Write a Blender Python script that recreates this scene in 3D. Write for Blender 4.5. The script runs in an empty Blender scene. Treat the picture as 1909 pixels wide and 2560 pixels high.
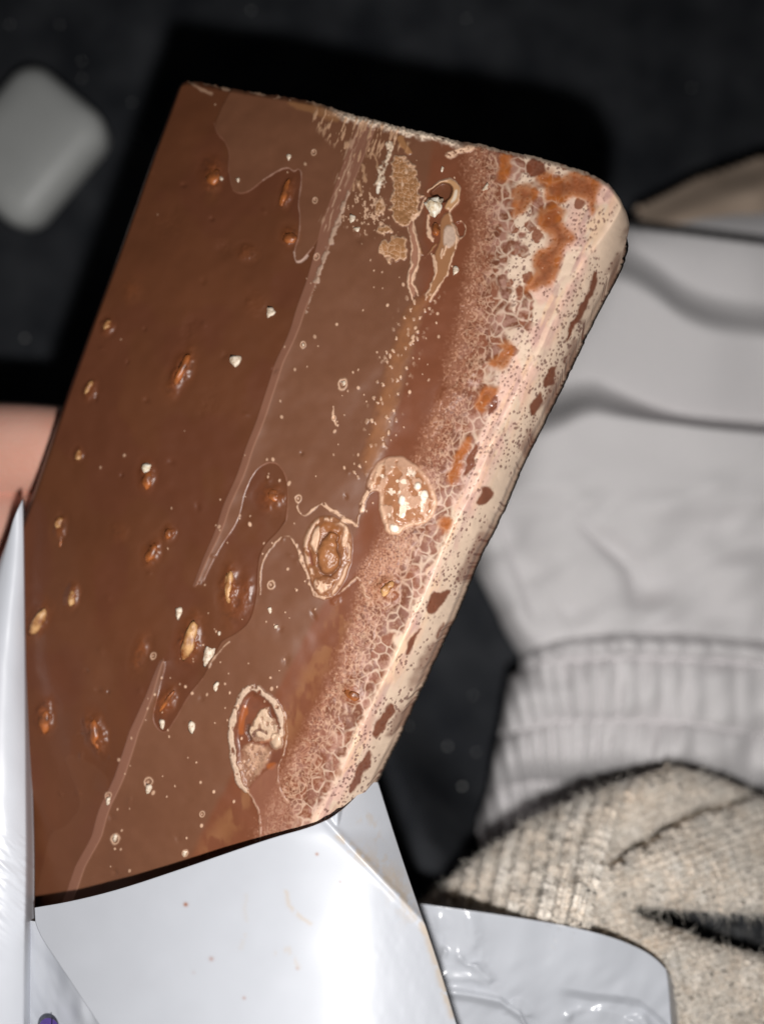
import bpy, math, random
import numpy as np
from mathutils import Vector, Matrix

random.seed(7)
rng = np.random.default_rng(7)
scene = bpy.context.scene
col_main = scene.collection

# ------------------------------------------------------------------ camera
F, CX, CY, CAMZ = 1873.0, 954.5, 1280.0, 0.30      # focal length in photo pixels, camera height over the bed
cam_d = bpy.data.cameras.new('camera')
cam_d.sensor_fit = 'HORIZONTAL'
cam_d.sensor_width = 36.0
cam_d.lens = 36.0 * F / 1909.0
cam_d.clip_start = 0.005
cam_d.clip_end = 50
cam_d.dof.use_dof = True
cam_d.dof.focus_distance = 0.156
cam_d.dof.aperture_fstop = 5.6
cam = bpy.data.objects.new('camera', cam_d)
cam.location = (0, 0, CAMZ)
col_main.objects.link(cam)
scene.camera = cam

# ------------------------------------------------------------------ dark room, phone flash
world = bpy.data.worlds.new('World')
scene.world = world
world.use_nodes = True
world.node_tree.nodes['Background'].inputs[0].default_value = (0.9, 0.95, 1.0, 1)
world.node_tree.nodes['Background'].inputs[1].default_value = 0.012
fl = bpy.data.lights.new('phone_flash', 'POINT')
fl.energy = 1.66
fl.color = (1.0, 0.98, 0.955)
fl.shadow_soft_size = 0.0042
flash = bpy.data.objects.new('phone_flash', fl)
flash.location = (0.006, -0.034, CAMZ)
col_main.objects.link(flash)

scene.view_settings.view_transform = 'Standard'
scene.view_settings.look = 'None'
scene.view_settings.exposure = 0.0
scene.view_settings.gamma = 1.0
scene.view_settings.use_curve_mapping = False
scene.cycles.use_denoising = True
scene.cycles.max_bounces = 6

# ------------------------------------------------------------------ helpers
def lin(r, g, b):
    def f(c):
        c /= 255.0
        return c / 12.92 if c <= 0.04045 else ((c + 0.055) / 1.055) ** 2.4
    return np.array([f(r), f(g), f(b)])

def ray_point(x, y, D):
    """point seen at photo pixel x, y at depth D below the camera"""
    x = np.asarray(x, float); y = np.asarray(y, float)
    return np.stack([(x - CX) / F * D, (CY - y) / F * D, CAMZ - D + 0 * x], -1)

def hash2(ix, iy, s):
    v = np.sin(ix * 127.1 + iy * 311.7 + s * 74.7) * 43758.5453
    return v - np.floor(v)

def vnoise(x, y, s=0):
    ix = np.floor(x); iy = np.floor(y)
    fx = x - ix; fy = y - iy
    fx = fx * fx * (3 - 2 * fx); fy = fy * fy * (3 - 2 * fy)
    a = hash2(ix, iy, s); b = hash2(ix + 1, iy, s)
    c = hash2(ix, iy + 1, s); d = hash2(ix + 1, iy + 1, s)
    return (a * (1 - fx) + b * fx) * (1 - fy) + (c * (1 - fx) + d * fx) * fy

def fbm(x, y, o=4, s=0):
    r = 0; a = 0.5; t = 0
    for k in range(o):
        r = r + a * vnoise(x, y, s + k * 13); t += a
        x = x * 2.03 + 17.1; y = y * 2.03 + 9.7; a *= 0.5
    return r / t

def voronoi(x, y, s=0, jit=0.9):
    ix = np.floor(x); iy = np.floor(y)
    f1 = np.full(x.shape, 9.0); f2 = np.full(x.shape, 9.0); cid = np.zeros(x.shape)
    for dx in (-1, 0, 1):
        for dy in (-1, 0, 1):
            cx = ix + dx; cy = iy + dy
            px = cx + 0.5 + (hash2(cx, cy, s) - 0.5) * jit
            py = cy + 0.5 + (hash2(cx, cy, s + 31) - 0.5) * jit
            d = np.hypot(px - x, py - y)
            near = d < f1
            f2 = np.where(near, f1, np.minimum(f2, d))
            cid = np.where(near, hash2(cx, cy, s + 57), cid)
            f1 = np.where(near, d, f1)
    return f1, f2, cid

def sstep(a, b, x):
    t = np.clip((x - a) / (b - a), 0, 1)
    return t * t * (3 - 2 * t)

def resample(pts, n):
    p = np.array(pts, float)
    d = np.concatenate([[0], np.cumsum(np.hypot(*np.diff(p, axis=0).T))])
    t = np.linspace(0, d[-1], n)
    return np.stack([np.interp(t, d, p[:, 0]), np.interp(t, d, p[:, 1])], -1)

def smooth_curve(pts, n, it=2):
    p = np.array(pts, float)
    for _ in range(it):
        q = 0.75 * p[:-1] + 0.25 * p[1:]; r = 0.25 * p[:-1] + 0.75 * p[1:]
        p = np.concatenate([p[:1], np.stack([q, r], 1).reshape(-1, 2), p[-1:]])
    return resample(p, n)

def coons(top, bot, left, right, nu, nv):
    T = smooth_curve(top, nu); B = smooth_curve(bot, nu)
    L = smooth_curve(left, nv); R = smooth_curve(right, nv)
    u = np.linspace(0, 1, nu)[None, :, None]; v = np.linspace(0, 1, nv)[:, None, None]
    S = (1 - v) * T[None] + v * B[None] + (1 - u) * L[:, None] + u * R[:, None]
    S -= (1 - u) * (1 - v) * T[0] + u * (1 - v) * T[-1] + (1 - u) * v * B[0] + u * v * B[-1]
    return S

def poly_dist(X, Y, pts):
    d = np.full(X.shape, 1e9)
    for (x0, y0), (x1, y1) in zip(pts[:-1], pts[1:]):
        dx, dy = x1 - x0, y1 - y0
        l2 = dx * dx + dy * dy + 1e-9
        t = np.clip(((X - x0) * dx + (Y - y0) * dy) / l2, 0, 1)
        d = np.minimum(d, np.hypot(X - x0 - t * dx, Y - y0 - t * dy))
    return d

def poly_in(X, Y, pts):
    r = np.zeros(X.shape, bool)
    n = len(pts)
    for i in range(n):
        x0, y0 = pts[i]; x1, y1 = pts[(i + 1) % n]
        if y0 == y1:
            continue
        c = ((y0 > Y) != (y1 > Y)) & (X < (x1 - x0) * (Y - y0) / (y1 - y0) + x0)
        r ^= c
    return r

def set_color(me, name, c):
    a = me.color_attributes.new(name, 'FLOAT_COLOR', 'POINT')
    buf = np.ones((len(me.vertices), 4), np.float32)
    buf[:, :3] = c
    a.data.foreach_set('color', buf.ravel())

def set_float(me, name, v):
    a = me.attributes.new(name, 'FLOAT', 'POINT')
    a.data.foreach_set('value', np.asarray(v, np.float32))

def mesh_np(name, co, faces4, smooth=True):
    """mesh from numpy arrays; faces4 is (n, 4) or (n, 3)"""
    me = bpy.data.meshes.new(name)
    n = len(faces4); k = faces4.shape[1]
    me.vertices.add(len(co)); me.vertices.foreach_set('co', np.asarray(co, np.float32).ravel())
    me.loops.add(n * k); me.loops.foreach_set('vertex_index', np.asarray(faces4, np.int32).ravel())
    me.polygons.add(n)
    me.polygons.foreach_set('loop_start', np.arange(0, n * k, k, dtype=np.int32))
    me.polygons.foreach_set('loop_total', np.full(n, k, np.int32))
    me.polygons.foreach_set('use_smooth', np.full(n, smooth, bool))
    me.update(calc_edges=True)
    return me

def grid_faces(nv, nu):
    i = np.arange(nv * nu).reshape(nv, nu)
    return np.stack([i[:-1, :-1], i[1:, :-1], i[1:, 1:], i[:-1, 1:]], -1).reshape(-1, 4)

def link(name, me, mat=None, parent=None):
    o = bpy.data.objects.new(name, me)
    col_main.objects.link(o)
    if mat:
        me.materials.append(mat)
    if parent:
        o.parent = parent
        o.matrix_parent_inverse = parent.matrix_world.inverted()
    return o

def tag(o, label=None, cat=None, group=None, kind=None):
    if label: o['label'] = label
    if cat: o['category'] = cat
    if group: o['group'] = group
    if kind: o['kind'] = kind
    return o

def empty(name, loc):
    o = bpy.data.objects.new(name, None)
    col_main.objects.link(o)
    o.location = loc
    o.empty_display_size = 0.01
    bpy.context.view_layer.update()
    return o

def solidify(o, t, offset=-1):
    m = o.modifiers.new('thickness', 'SOLIDIFY')
    m.thickness = t; m.offset = offset

# ------------------------------------------------------------------ materials
def mat_new(name):
    m = bpy.data.materials.new(name)
    m.use_nodes = True
    nt = m.node_tree
    return m, nt, nt.nodes['Principled BSDF']

def mat_attr(name, rough=0.5, rough_attr=None, bump=None, spec=0.5, sheen=0, sss=0, sss_r=(1, .4, .2), sss_scale=0.001):
    m, nt, b = mat_new(name)
    a = nt.nodes.new('ShaderNodeAttribute'); a.attribute_name = 'Col'
    nt.links.new(a.outputs['Color'], b.inputs['Base Color'])
    b.inputs['Roughness'].default_value = rough
    b.inputs['Specular IOR Level'].default_value = spec
    if rough_attr:
        r = nt.nodes.new('ShaderNodeAttribute'); r.attribute_name = rough_attr
        nt.links.new(r.outputs['Fac'], b.inputs['Roughness'])
    if bump:
        tc = nt.nodes.new('ShaderNodeTexCoord')
        n = nt.nodes.new('ShaderNodeTexNoise')
        n.inputs['Scale'].default_value = bump[0]; n.inputs['Detail'].default_value = 5
        nt.links.new(tc.outputs['Object'], n.inputs['Vector'])
        bp = nt.nodes.new('ShaderNodeBump')
        bp.inputs['Strength'].default_value = bump[1]; bp.inputs['Distance'].default_value = bump[2]
        nt.links.new(n.outputs['Fac'], bp.inputs['Height'])
        nt.links.new(bp.outputs['Normal'], b.inputs['Normal'])
    if sheen:
        b.inputs['Sheen Weight'].default_value = sheen
        b.inputs['Sheen Roughness'].default_value = 0.5
    if sss:
        b.inputs['Subsurface Weight'].default_value = sss
        b.inputs['Subsurface Radius'].default_value = sss_r
        b.inputs['Subsurface Scale'].default_value = sss_scale
    return m

def mat_noise(name, c0, c1, scale, rough=0.5, bump=0.3, dist=0.0005, spec=0.5, lo=0.35, hi=0.65, detail=6):
    m, nt, b = mat_new(name)
    tc = nt.nodes.new('ShaderNodeTexCoord')
    n = nt.nodes.new('ShaderNodeTexNoise')
    n.inputs['Scale'].default_value = scale; n.inputs['Detail'].default_value = detail
    nt.links.new(tc.outputs['Object'], n.inputs['Vector'])
    cr = nt.nodes.new('ShaderNodeValToRGB')
    cr.color_ramp.elements[0].position = lo; cr.color_ramp.elements[1].position = hi
    cr.color_ramp.elements[0].color = (*c0, 1); cr.color_ramp.elements[1].color = (*c1, 1)
    nt.links.new(n.outputs['Fac'], cr.inputs['Fac'])
    nt.links.new(cr.outputs['Color'], b.inputs['Base Color'])
    bp = nt.nodes.new('ShaderNodeBump')
    bp.inputs['Strength'].default_value = bump; bp.inputs['Distance'].default_value = dist
    nt.links.new(n.outputs['Fac'], bp.inputs['Height'])
    nt.links.new(bp.outputs['Normal'], b.inputs['Normal'])
    b.inputs['Roughness'].default_value = rough
    b.inputs['Specular IOR Level'].default_value = spec
    return m

M_choc = mat_attr('bloomed_chocolate', rough_attr='Rough', bump=(1800, 0.12, 0.00006), spec=0.42)
M_nut = mat_noise('toasted_nut', tuple(lin(138, 76, 32) * .85), tuple(lin(226, 178, 122) * .9), 380, 0.45, 0.7, 0.0004, lo=.36, hi=.7)
M_nut_veiled = mat_noise('nut_under_chocolate', tuple(lin(98, 56, 33) * .9), tuple(lin(184, 106, 54) * .85), 300, 0.38, 0.4, 0.0003)
M_nut_white = mat_noise('white_nut_flesh', tuple(lin(205, 180, 145)), tuple(lin(245, 238, 222)), 900, 0.55, 0.6, 0.0003)
M_crumb = mat_noise('pale_crumb', tuple(lin(176, 150, 124)), tuple(lin(236, 220, 200)), 1500, 0.6, 0.6, 0.0002)
M_film = mat_attr('white_wrapper_film', rough=0.36, spec=0.62)
M_film_gloss = mat_attr('crinkled_wrapper_film', rough=0.22, spec=0.55)
M_purple = mat_noise('purple_print', (0.10, 0.06, 0.26), (0.12, 0.075, 0.31), 900, 0.35, 0.0)
M_ink = mat_noise('dark_print', (0.01, 0.006, 0.03), (0.014, 0.01, 0.035), 900, 0.4, 0.0)
M_bed = mat_noise('dark_bedspread', (0.022, 0.024, 0.029), (0.060, 0.063, 0.070), 45, 0.95, 0.5, 0.001, spec=0.05, lo=0.3, hi=0.75)
M_bed_curl = mat_noise('black_curl', (0.05, 0.051, 0.053), (0.16, 0.16, 0.162), 300, 0.8, 0.0, spec=0.1)
M_pale_curl = mat_noise('pale_curl', (0.3, 0.29, 0.28), (0.5, 0.49, 0.47), 300, 0.8, 0.0, spec=0.1)
M_pants = mat_noise('grey_jersey', (0.73, 0.705, 0.715), (0.78, 0.755, 0.76), 1500, 0.92, 0.15, 0.0003, spec=0.1)
M_knit = mat_attr('beige_knit', rough=0.95, bump=(2600, 0.3, 0.0003), spec=0.08, sheen=0.15)
M_tan = mat_noise('tan_cloth', (0.46, 0.35, 0.27), (0.54, 0.42, 0.33), 40, 0.9, 0.2, spec=0.1)
M_case = mat_noise('grey_plastic', (0.54, 0.55, 0.54), (0.58, 0.59, 0.58), 60, 0.45, 0.05)
M_glint = mat_noise('pale_glint', (0.7, 0.7, 0.68), (0.85, 0.85, 0.82), 900, 0.5, 0.0)

def mat_skin():
    m, nt, b = mat_new('skin')
    tc = nt.nodes.new('ShaderNodeTexCoord')
    n = nt.nodes.new('ShaderNodeTexNoise'); n.inputs['Scale'].default_value = 45; n.inputs['Detail'].default_value = 4
    nt.links.new(tc.outputs['Object'], n.inputs['Vector'])
    cr = nt.nodes.new('ShaderNodeValToRGB')
    cr.color_ramp.elements[0].position = 0.35; cr.color_ramp.elements[1].position = 0.7
    cr.color_ramp.elements[0].color = (0.70, 0.35, 0.26, 1); cr.color_ramp.elements[1].color = (0.78, 0.45, 0.36, 1)
    nt.links.new(n.outputs['Fac'], cr.inputs['Fac'])
    nt.links.new(cr.outputs['Color'], b.inputs['Base Color'])
    v = nt.nodes.new('ShaderNodeTexVoronoi'); v.inputs['Scale'].default_value = 900
    nt.links.new(tc.outputs['Object'], v.inputs['Vector'])
    bp = nt.nodes.new('ShaderNodeBump'); bp.inputs['Strength'].default_value = 0.3; bp.inputs['Distance'].default_value = 0.0002
    nt.links.new(v.outputs['Distance'], bp.inputs['Height']); nt.links.new(bp.outputs['Normal'], b.inputs['Normal'])
    b.inputs['Roughness'].default_value = 0.5
    b.inputs['Subsurface Weight'].default_value = 0.12
    b.inputs['Subsurface Scale'].default_value = 0.002
    return m
M_skin = mat_skin()

# ------------------------------------------------------------------ bedspread (the surface everything is over)
BN = 260
bx = np.linspace(-0.55, 0.55, BN); by = np.linspace(-0.55, 0.55, BN)
BX, BY = np.meshgrid(bx, by)
def bed_height(x, y):
    z = 0.010 * (fbm(x * 9 + 3, y * 9, 3, 5) - 0.5) + 0.0022 * (fbm(x * 60, y * 60, 3, 8) - 0.5)
    z = z - 0.03 * sstep(0.02, 0.22, x) * sstep(-0.02, 0.12, y)
    # folds lying between the bar and the sweatpants
    for (px, py, ang, L, wd, hh) in ((1075, 2080, 62, 0.045, 0.010, 0.034), (1165, 2130, 30, 0.028, 0.012, 0.040), (1000, 1960, 60, 0.04, 0.008, 0.02)):
        c = ray_point(px, py, 0.27)
        a = math.radians(ang)
        u = (x - c[0]) * math.cos(a) - (y - c[1]) * math.sin(a)
        w = (x - c[0]) * math.sin(a) + (y - c[1]) * math.cos(a)
        z = z + hh * np.exp(-(u / L) ** 2 - (w / wd) ** 2)
    c = ray_point(1800, 2340, 0.225)
    z = z + 0.100 * np.exp(-((x - c[0]) / 0.045) ** 2 - ((y - c[1]) / 0.03) ** 2)
    return z
BZ = bed_height(BX, BY)
me = mesh_np('bedspread', np.stack([BX, BY, BZ], -1).reshape(-1, 3), grid_faces(BN, BN)[:, ::-1])
bed = link('bedspread', me, M_bed)
tag(bed, 'dark charcoal bedspread spread out underneath everything', None, kind='structure')

# lint specks added to stand for bright blurred spots on the bedspread
GLINTS = [(62, 845), (24, 60), (205, 152), (205, 195), (628, 25), (345, 340), (1165, 45), (1728, 218), (1118, 1866), (1022, 1814), (1155, 1966), (1182, 1738), (1190, 1880), (150, 60), (330, 255)]
for i, (px, py) in enumerate(GLINTS):
    p = ray_point(px, py, 0.292)
    z = float(bed_height(np.array(p[0]), np.array(p[1])))
    p = ray_point(px, py, CAMZ - z - 0.0008)
    bpy.ops.mesh.primitive_ico_sphere_add(subdivisions=2, radius=0.00055 if i % 3 else 0.0008, location=p) if False else None
    me = bpy.data.meshes.new('glint_speck')
    import bmesh
    bm = bmesh.new()
    bmesh.ops.create_icosphere(bm, subdivisions=2, radius=(0.00062 if i in (0, 8, 10) else 0.0004))
    for v in bm.verts:
        v.co *= 0.8 + 0.4 * random.random()
    bm.to_mesh(me); bm.free()
    o = link('glint_speck', me, M_glint)
    o.location = p
    tag(o, 'tiny pale lint speck added to the dark bedspread', 'glint', 'lint specks on the bedspread')

# grey plastic case on the bed
def rounded_case():
    bm = bmesh.new()
    w, l, r, t = 0.0415, 0.054, 0.010, 0.016
    rings = []
    for (inset, z) in ((0.0015, 0), (0, 0.002), (0, 0.009), (0.001, 0.0115), (0.0032, 0.0138), (0.0065, 0.0152), (0.012, 0.016)):
        ring = []
        hw, hl, rr = w / 2 - inset, l / 2 - inset, max(r - inset * 0.5, 0.003)
        for k, (sx, sy) in enumerate(((1, 1), (-1, 1), (-1, -1), (1, -1))):
            for j in range(9):
                a = math.pi / 2 * (k + j / 8)
                ring.append(bm.verts.new((sx * (hw - rr) + rr * math.cos(a), sy * (hl - rr) + rr * math.sin(a), z)))
        rings.append(ring)
    for a, b in zip(rings[:-1], rings[1:]):
        n = len(a)
        for i in range(n):
            bm.faces.new((a[i], a[(i + 1) % n], b[(i + 1) % n], b[i]))
    bm.faces.new(rings[-1]); bm.faces.new(rings[0][::-1])
    for f in bm.faces: f.smooth = True
    me = bpy.data.meshes.new('plastic_case'); bm.to_mesh(me); bm.free()
    return me
case = link('plastic_case', rounded_case(), M_case)
p = ray_point(56, 352, 0.283)
case.location = (p[0], p[1], 0.004)
case.rotation_euler = (0, 0, math.radians(-40))
me = bpy.data.meshes['glint_speck'].copy(); o = bpy.data.objects.new('glint_speck', me); col_main.objects.link(o); o.location = ray_point(24, 480, .2794)  # pale speck added to imitate a glint on the case
tag(o, 'tiny pale lint speck added to the grey plastic case', 'glint', 'lint specks on the case')
tag(case, 'pale grey plastic case with rounded corners lying on the dark bedspread', 'case')

# ------------------------------------------------------------------ sweatpants
def masked_grid(x0, x1, y0, y1, step, depth, inside, name):
    xs = np.arange(x0, x1, step); ys = np.arange(y0, y1, step)
    X, Y = np.meshgrid(xs, ys)
    D = depth(X, Y)
    P = ray_point(X, Y, D)
    ins = inside(X, Y)
    f = grid_faces(len(ys), len(xs))
    keep = ins.reshape(-1)[f].all(1)
    f = f[keep]
    used = np.unique(f)
    remap = np.full(X.size, -1); remap[used] = np.arange(len(used))
    me = mesh_np(name, P.reshape(-1, 3)[used], remap[f])
    return me, X.ravel()[used], Y.ravel()[used], D.ravel()[used]

PANTS = [(1175, 1400), (1190, 1445), (1228, 1520), (1262, 1590), (1292, 1640), (1298, 1672), (1270, 1690), (1252, 1790), (1244, 1840), (1232, 1890), (1218, 1975), (1190, 2050),
         (1200, 2120), (1400, 2180), (2100, 2180), (2100, 470), (1909, 505), (1800, 515), (1700, 520), (1620, 530), (1560, 552), (1470, 700), (1330, 1000), (1230, 1250)]
WB_TOP = [(1150, 1690), (1292, 1648), (1330, 1628), (1420, 1604), (1550, 1592), (1700, 1594), (1909, 1612), (2100, 1635)]
SEAM1 = [(1150, 1720), (1297, 1675), (1385, 1653), (1550, 1642), (1715, 1648), (1909, 1662), (2100, 1680)]
SEAM2 = [(1150, 1880), (1248, 1840), (1385, 1803), (1550, 1800), (1715, 1807), (1909, 1838), (2100, 1870)]
SEAM3 = [(1150, 2010), (1220, 1978), (1330, 1955), (1550, 1955), (1909, 2000), (2100, 2030)]
HFOLD = [([(1300, 600), (1555, 655), (1639, 700), (1700, 752), (1786, 787), (1909, 804), (2100, 815)], .0079, 150, .006, 150),   # x-y line, drop above, reach, swell below, reach
         ([(1200, 1050), (1374, 1030), (1472, 985), (1541, 1010), (1688, 1050), (1909, 1070), (2100, 1085)], .017, 150, .006, 120)]
VFOLD = [([(1180, 1180), (1242, 1283), (1266, 1357), (1315, 1479), (1345, 1600)], .012, 60), ([(1420, 1270), (1482, 1342), (1560, 1411), (1580, 1445), (1590, 1540)], .012, 70), ([(1330, 1400), (1390, 1500), (1450, 1600)], .005, 60)]
def pants_depth(X, Y):
    D = 0.250 - 0.006 * sstep(500, 1700, Y) - 0.008 * sstep(1200, 1900, X)
    D = D + 0.006 * (fbm(X / 240, Y / 240, 2, 3) - 0.5) + .010 * (fbm(X / 150 + .004 * Y, Y / 110, 2, 19) - .5) * sstep(1120, 1250, Y)
    d = poly_dist(X, Y, PANTS[:12])
    d2 = poly_dist(X, Y, PANTS[15:] + PANTS[:1])
    D = D + 0.020 * np.exp(-d / 28) + 0.014 * np.exp(-d2 / 40)
    for pts, a, r1, b_, r2 in HFOLD:
        p = smooth_curve(pts, 80, 3)
        sdist = np.interp(X, p[:, 0], p[:, 1]) - Y                       # > 0 above the line
        sf = 16 + 50 * sstep(1720, 1350, X) if a > .008 else 55.0
        D = D + sstep(-sf, sf, sdist) * a * np.exp(-np.abs(sdist) / r1) - sstep(sf, -sf, sdist) * b_ * np.exp(-(sdist / r2) ** 2)
    for pts, a, r1 in VFOLD:
        p = smooth_curve(pts, 80, 3)
        sd_ = X - np.interp(Y, p[:, 1], p[:, 0])
        tp = sstep(pts[0][1] - 30, pts[0][1] + 110, Y) * sstep(pts[-1][1] + 20, pts[-1][1] - 90, Y)
        D = D + .7 * tp * a * (sstep(-45, 45, sd_) * np.exp(-np.abs(sd_) / r1) + .3 * sstep(45, -45, sd_) * np.exp(-np.abs(sd_) / (r1 * .6)))
    # strip of cloth behind the first seam line
    yl = np.interp(X, [1540, 1570, 1700, 1909, 2100], [556, 560, 575, 602, 640])
    D = D + 0.022 * sstep(10, -10, Y - yl) + .010 * sstep(1880, 2020, Y)
    # gathered waistband
    yt = np.interp(X, *np.array(WB_TOP).T)
    y1 = np.interp(X, *np.array(SEAM1).T); y2 = np.interp(X, *np.array(SEAM2).T); y3 = np.interp(X, *np.array(SEAM3).T)
    wb = sstep(-14, 10, Y - yt)
    Xr = X + 16 * (vnoise(Y / 120, X / 400, 3) - 0.5) + 0.18 * (1800 - Y) * sstep(1600, 1250, X)
    per = 30 + 22 * sstep(1300, 1800, X)
    ph = np.interp(X, np.linspace(1100, 2100, 200), np.cumsum(np.full(200, 1000 / 200) / (34 + 34 * sstep(1350, 1850, np.linspace(1100, 2100, 200)))))
    ph = ph + (Xr - X) / per
    row = np.where(Y < y1, 0.0, np.where(Y < y2, 1.0, 2.0))
    rip = 0.5 - 0.5 * np.cos(2 * np.pi * (ph + 0.37 * row + 0.35 * vnoise(X / 70, row * 7, 5)))
    amp = (0.0009 + 0.0017 * vnoise(ph * 1.0, row * 3 + 2, 8)) * sstep(2050, 1350, X) + 0.0003
    D = D - wb * (0.004 + 1.15 * amp * (rip ** .75))
    for ys_, a in ((y1, 0.0030), (y2, 0.0028), (y3, 0.0028)):
        D = D + wb * a * np.exp(-np.abs(Y - ys_) / 9)
    for ya, yb in ((yt, y1), (y1, y2), (y2, y3)):
        t = np.clip((Y - ya) / (yb - ya), 0, 1)
        D = D - wb * 0.003 * np.sin(np.pi * t) * ((Y > ya) & (Y < yb))
    return D
pants = empty('sweatpants', tuple(ray_point(1650, 1300, 0.24)))
tag(pants, 'light grey jersey sweatpants with a gathered elastic waistband', 'sweatpants')
def in_leg(X, Y):
    return poly_in(X, Y, PANTS) & (Y <= np.interp(X, *np.array(WB_TOP).T) + 6)
def in_wb(X, Y):
    return poly_in(X, Y, PANTS) & (Y >= np.interp(X, *np.array(WB_TOP).T) - 6)
me, *_ = masked_grid(1150, 2090, 470, 1720, 5, pants_depth, in_leg, 'leg_panel')
o = link('leg_panel', me, M_pants, pants); solidify(o, 0.0015)
me, *_ = masked_grid(1150, 2090, 1560, 2170, 4, pants_depth, in_wb, 'waistband')
o = link('waistband', me, M_pants, pants); solidify(o, 0.0015)

# tan cloth behind the sweatpants
def tan_depth(X, Y):
    yl = np.interp(X, [1500, 1638, 1743, 1909, 2100], [560, 490, 440, 385, 330])
    return 0.285 - 0.010 * sstep(0, 90, Y - yl) + 0.006 * (fbm(X / 120, Y / 120, 2, 4) - .5)
me, *_ = masked_grid(1480, 2100, 320, 760, 8, tan_depth, lambda X, Y: poly_in(X, Y, [(1590, 512), (1638, 493), (1743, 440), (1909, 385), (2090, 330), (2090, 740), (1620, 740)]), 'tan_cloth')
o = link('tan_cloth', me, M_tan); solidify(o, 0.004)
tag(o, 'tan cloth showing past the upper end of the grey sweatpants', 'cloth')

# ------------------------------------------------------------------ knitted sweater
SW_TOP = [(1000, 2290), (1060, 2244), (1165, 2160), (1308, 2056), (1440, 1994), (1578, 1946), (1640, 1925), (1693, 1917), (1798, 1945), (1909, 1994), (2000, 2050), (2100, 2120)]
GAP = [(1560, 2268), (1612, 2270), (1715, 2279), (1909, 2288), (2100, 2296), (2100, 2440), (1909, 2389), (1830, 2366), (1758, 2346), (1694, 2321), (1629, 2302)]
SW_FOLD = [(1496, 2185), (1586, 2127), (1694, 2063), (1758, 2029), (1844, 2010), (1909, 1988), (2050, 1950)]
SW_SEAM = [(1600, 1965), (1586, 1986), (1540, 2029), (1518, 2093), (1496, 2157), (1479, 2243), (1466, 2312), (1455, 2360)]
def sw_zone(X, Y):
    xs = np.interp(Y, [1900] + [p[1] for p in SW_SEAM] + [2700], [1640] + [p[0] for p in SW_SEAM] + [1400])
    left = X < xs
    yf = np.interp(X, *np.array(SW_FOLD).T)
    upper = (~left) & (Y < yf)
    return left, upper, xs, yf
def knit(X, Y, ang, su, sv, seed):
    """stockinette: columns su wide of V stitches sv tall; returns 0..1 height"""
    a = math.radians(ang)
    wx = 10 * (fbm(X / 70, Y / 70, 2, seed) - .5); wy = 10 * (fbm(X / 70, Y / 70, 2, seed + 5) - .5)
    U = ((X + wx) * math.cos(a) + (Y + wy) * math.sin(a)) / su
    V = (-(X + wx) * math.sin(a) + (Y + wy) * math.cos(a)) / sv
    fu = U - np.floor(U) - 0.5
    vv = V + np.abs(fu) * 1.1 + 0.2 * hash2(np.floor(U), 3, seed)
    fv = vv - np.floor(vv) - 0.5
    leg = np.abs(np.abs(fu) - 0.25) / 0.25
    hgt = np.sqrt(np.clip(1 - leg ** 2, 0, 1)) * (0.65 + 0.35 * np.sqrt(np.clip(1 - (fv / 0.55) ** 2, 0, 1)))
    cid = hash2(np.floor(U), np.floor(vv), seed + 2)
    return hgt, cid
def sweater_fields(X, Y):
    left, upper, xs, yf = sw_zone(X, Y)
    yt = np.interp(X, *np.array(SW_TOP).T)
    D = 0.206 - 0.017 * sstep(0, 280, Y - yt) - 0.004 * sstep(1100, 1500, X)
    D = D + 0.012 * np.exp(-(Y - yt) / 26)
    tps = sstep(1975, 2040, Y)
    D = D + 0.0045 * tps * sstep(14, -14, xs - X) * sstep(2380, 2250, Y)             # step down past the seam
    D = D - 0.003 * tps * np.exp(-((X - xs + 18) / 22) ** 2) * sstep(2400, 2300, Y)
    f = sstep(14, -14, Y - yf) * sstep(1490, 1560, X) * sstep(1700, 1990, yf - 0 * X + 0 * Y) * np.exp(-np.clip(yf - Y, 0, None) / 90)
    D = D + f * 0.008 + 0.008 * np.exp(-np.abs(Y - yf + 8) / 20) * sstep(1490, 1580, X)
    dg = poly_dist(X, Y, GAP + GAP[:1])
    D = D + 0.009 * np.exp(-dg / 22) * sstep(1540, 1640, X)
    D = D + 0.005 * (fbm(X / 150, Y / 150, 2, 12) - .5)
    rib = .5 + .5 * np.cos(2 * np.pi * ((X + 10 * (fbm(X / 90, Y / 90, 2, 55) - .5)) * math.cos(math.radians(12)) + Y * math.sin(math.radians(12))) / 40)
    D = D - .0034 * rib * (left & (Y < 2420)) - .0014 * fbm(X / 30, Y / 30, 2, 57)
    h1, c1 = knit(X, Y, 12, 40, 36, 3)
    h2, c2 = knit(X, Y, 70, 40, 34, 6)
    h3, c3 = knit(X, Y, 72, 38, 36, 9)
    low = (Y > 2300) & (X > 1440)
    h = np.where(left & ~low, h1, np.where(low, h3 * .8, h2)); c = np.where(left & ~low, c1, np.where(low, c3, c2))
    fz = fbm(X / 9, Y / 9, 3, 2)
    D = D - 0.0030 * h - 0.0022 * fz
    return D, h, c, fz + .5 * (rib - .5) * (left & (Y < 2420))
sw_in = lambda X, Y: (Y > np.interp(X, *np.array(SW_TOP).T)) & ~poly_in(X, Y, GAP)
me, sx, sy, sD = masked_grid(1000, 2080, 1910, 2700, 2.6, lambda X, Y: sweater_fields(X, Y)[0], sw_in, 'sweater')
_, h_, c_, fz_ = sweater_fields(sx, sy)
tone = (0.86 + 0.28 * h_ + 0.30 * (c_ - .5) + 0.26 * (fz_ - .5) + .25 * (fbm(sx / 20, sy / 26, 3, 65) - .5))[:, None]  # raised stitches and ribs painted lighter, hollows darker, as shading
mixw = np.clip(fbm(sx / 40, sy / 40, 3, 21) * 1.6 - .3 + 0.4 * (hash2(np.floor(c_ * 97), 1, 4) - .5), 0, 1)[:, None]
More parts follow.
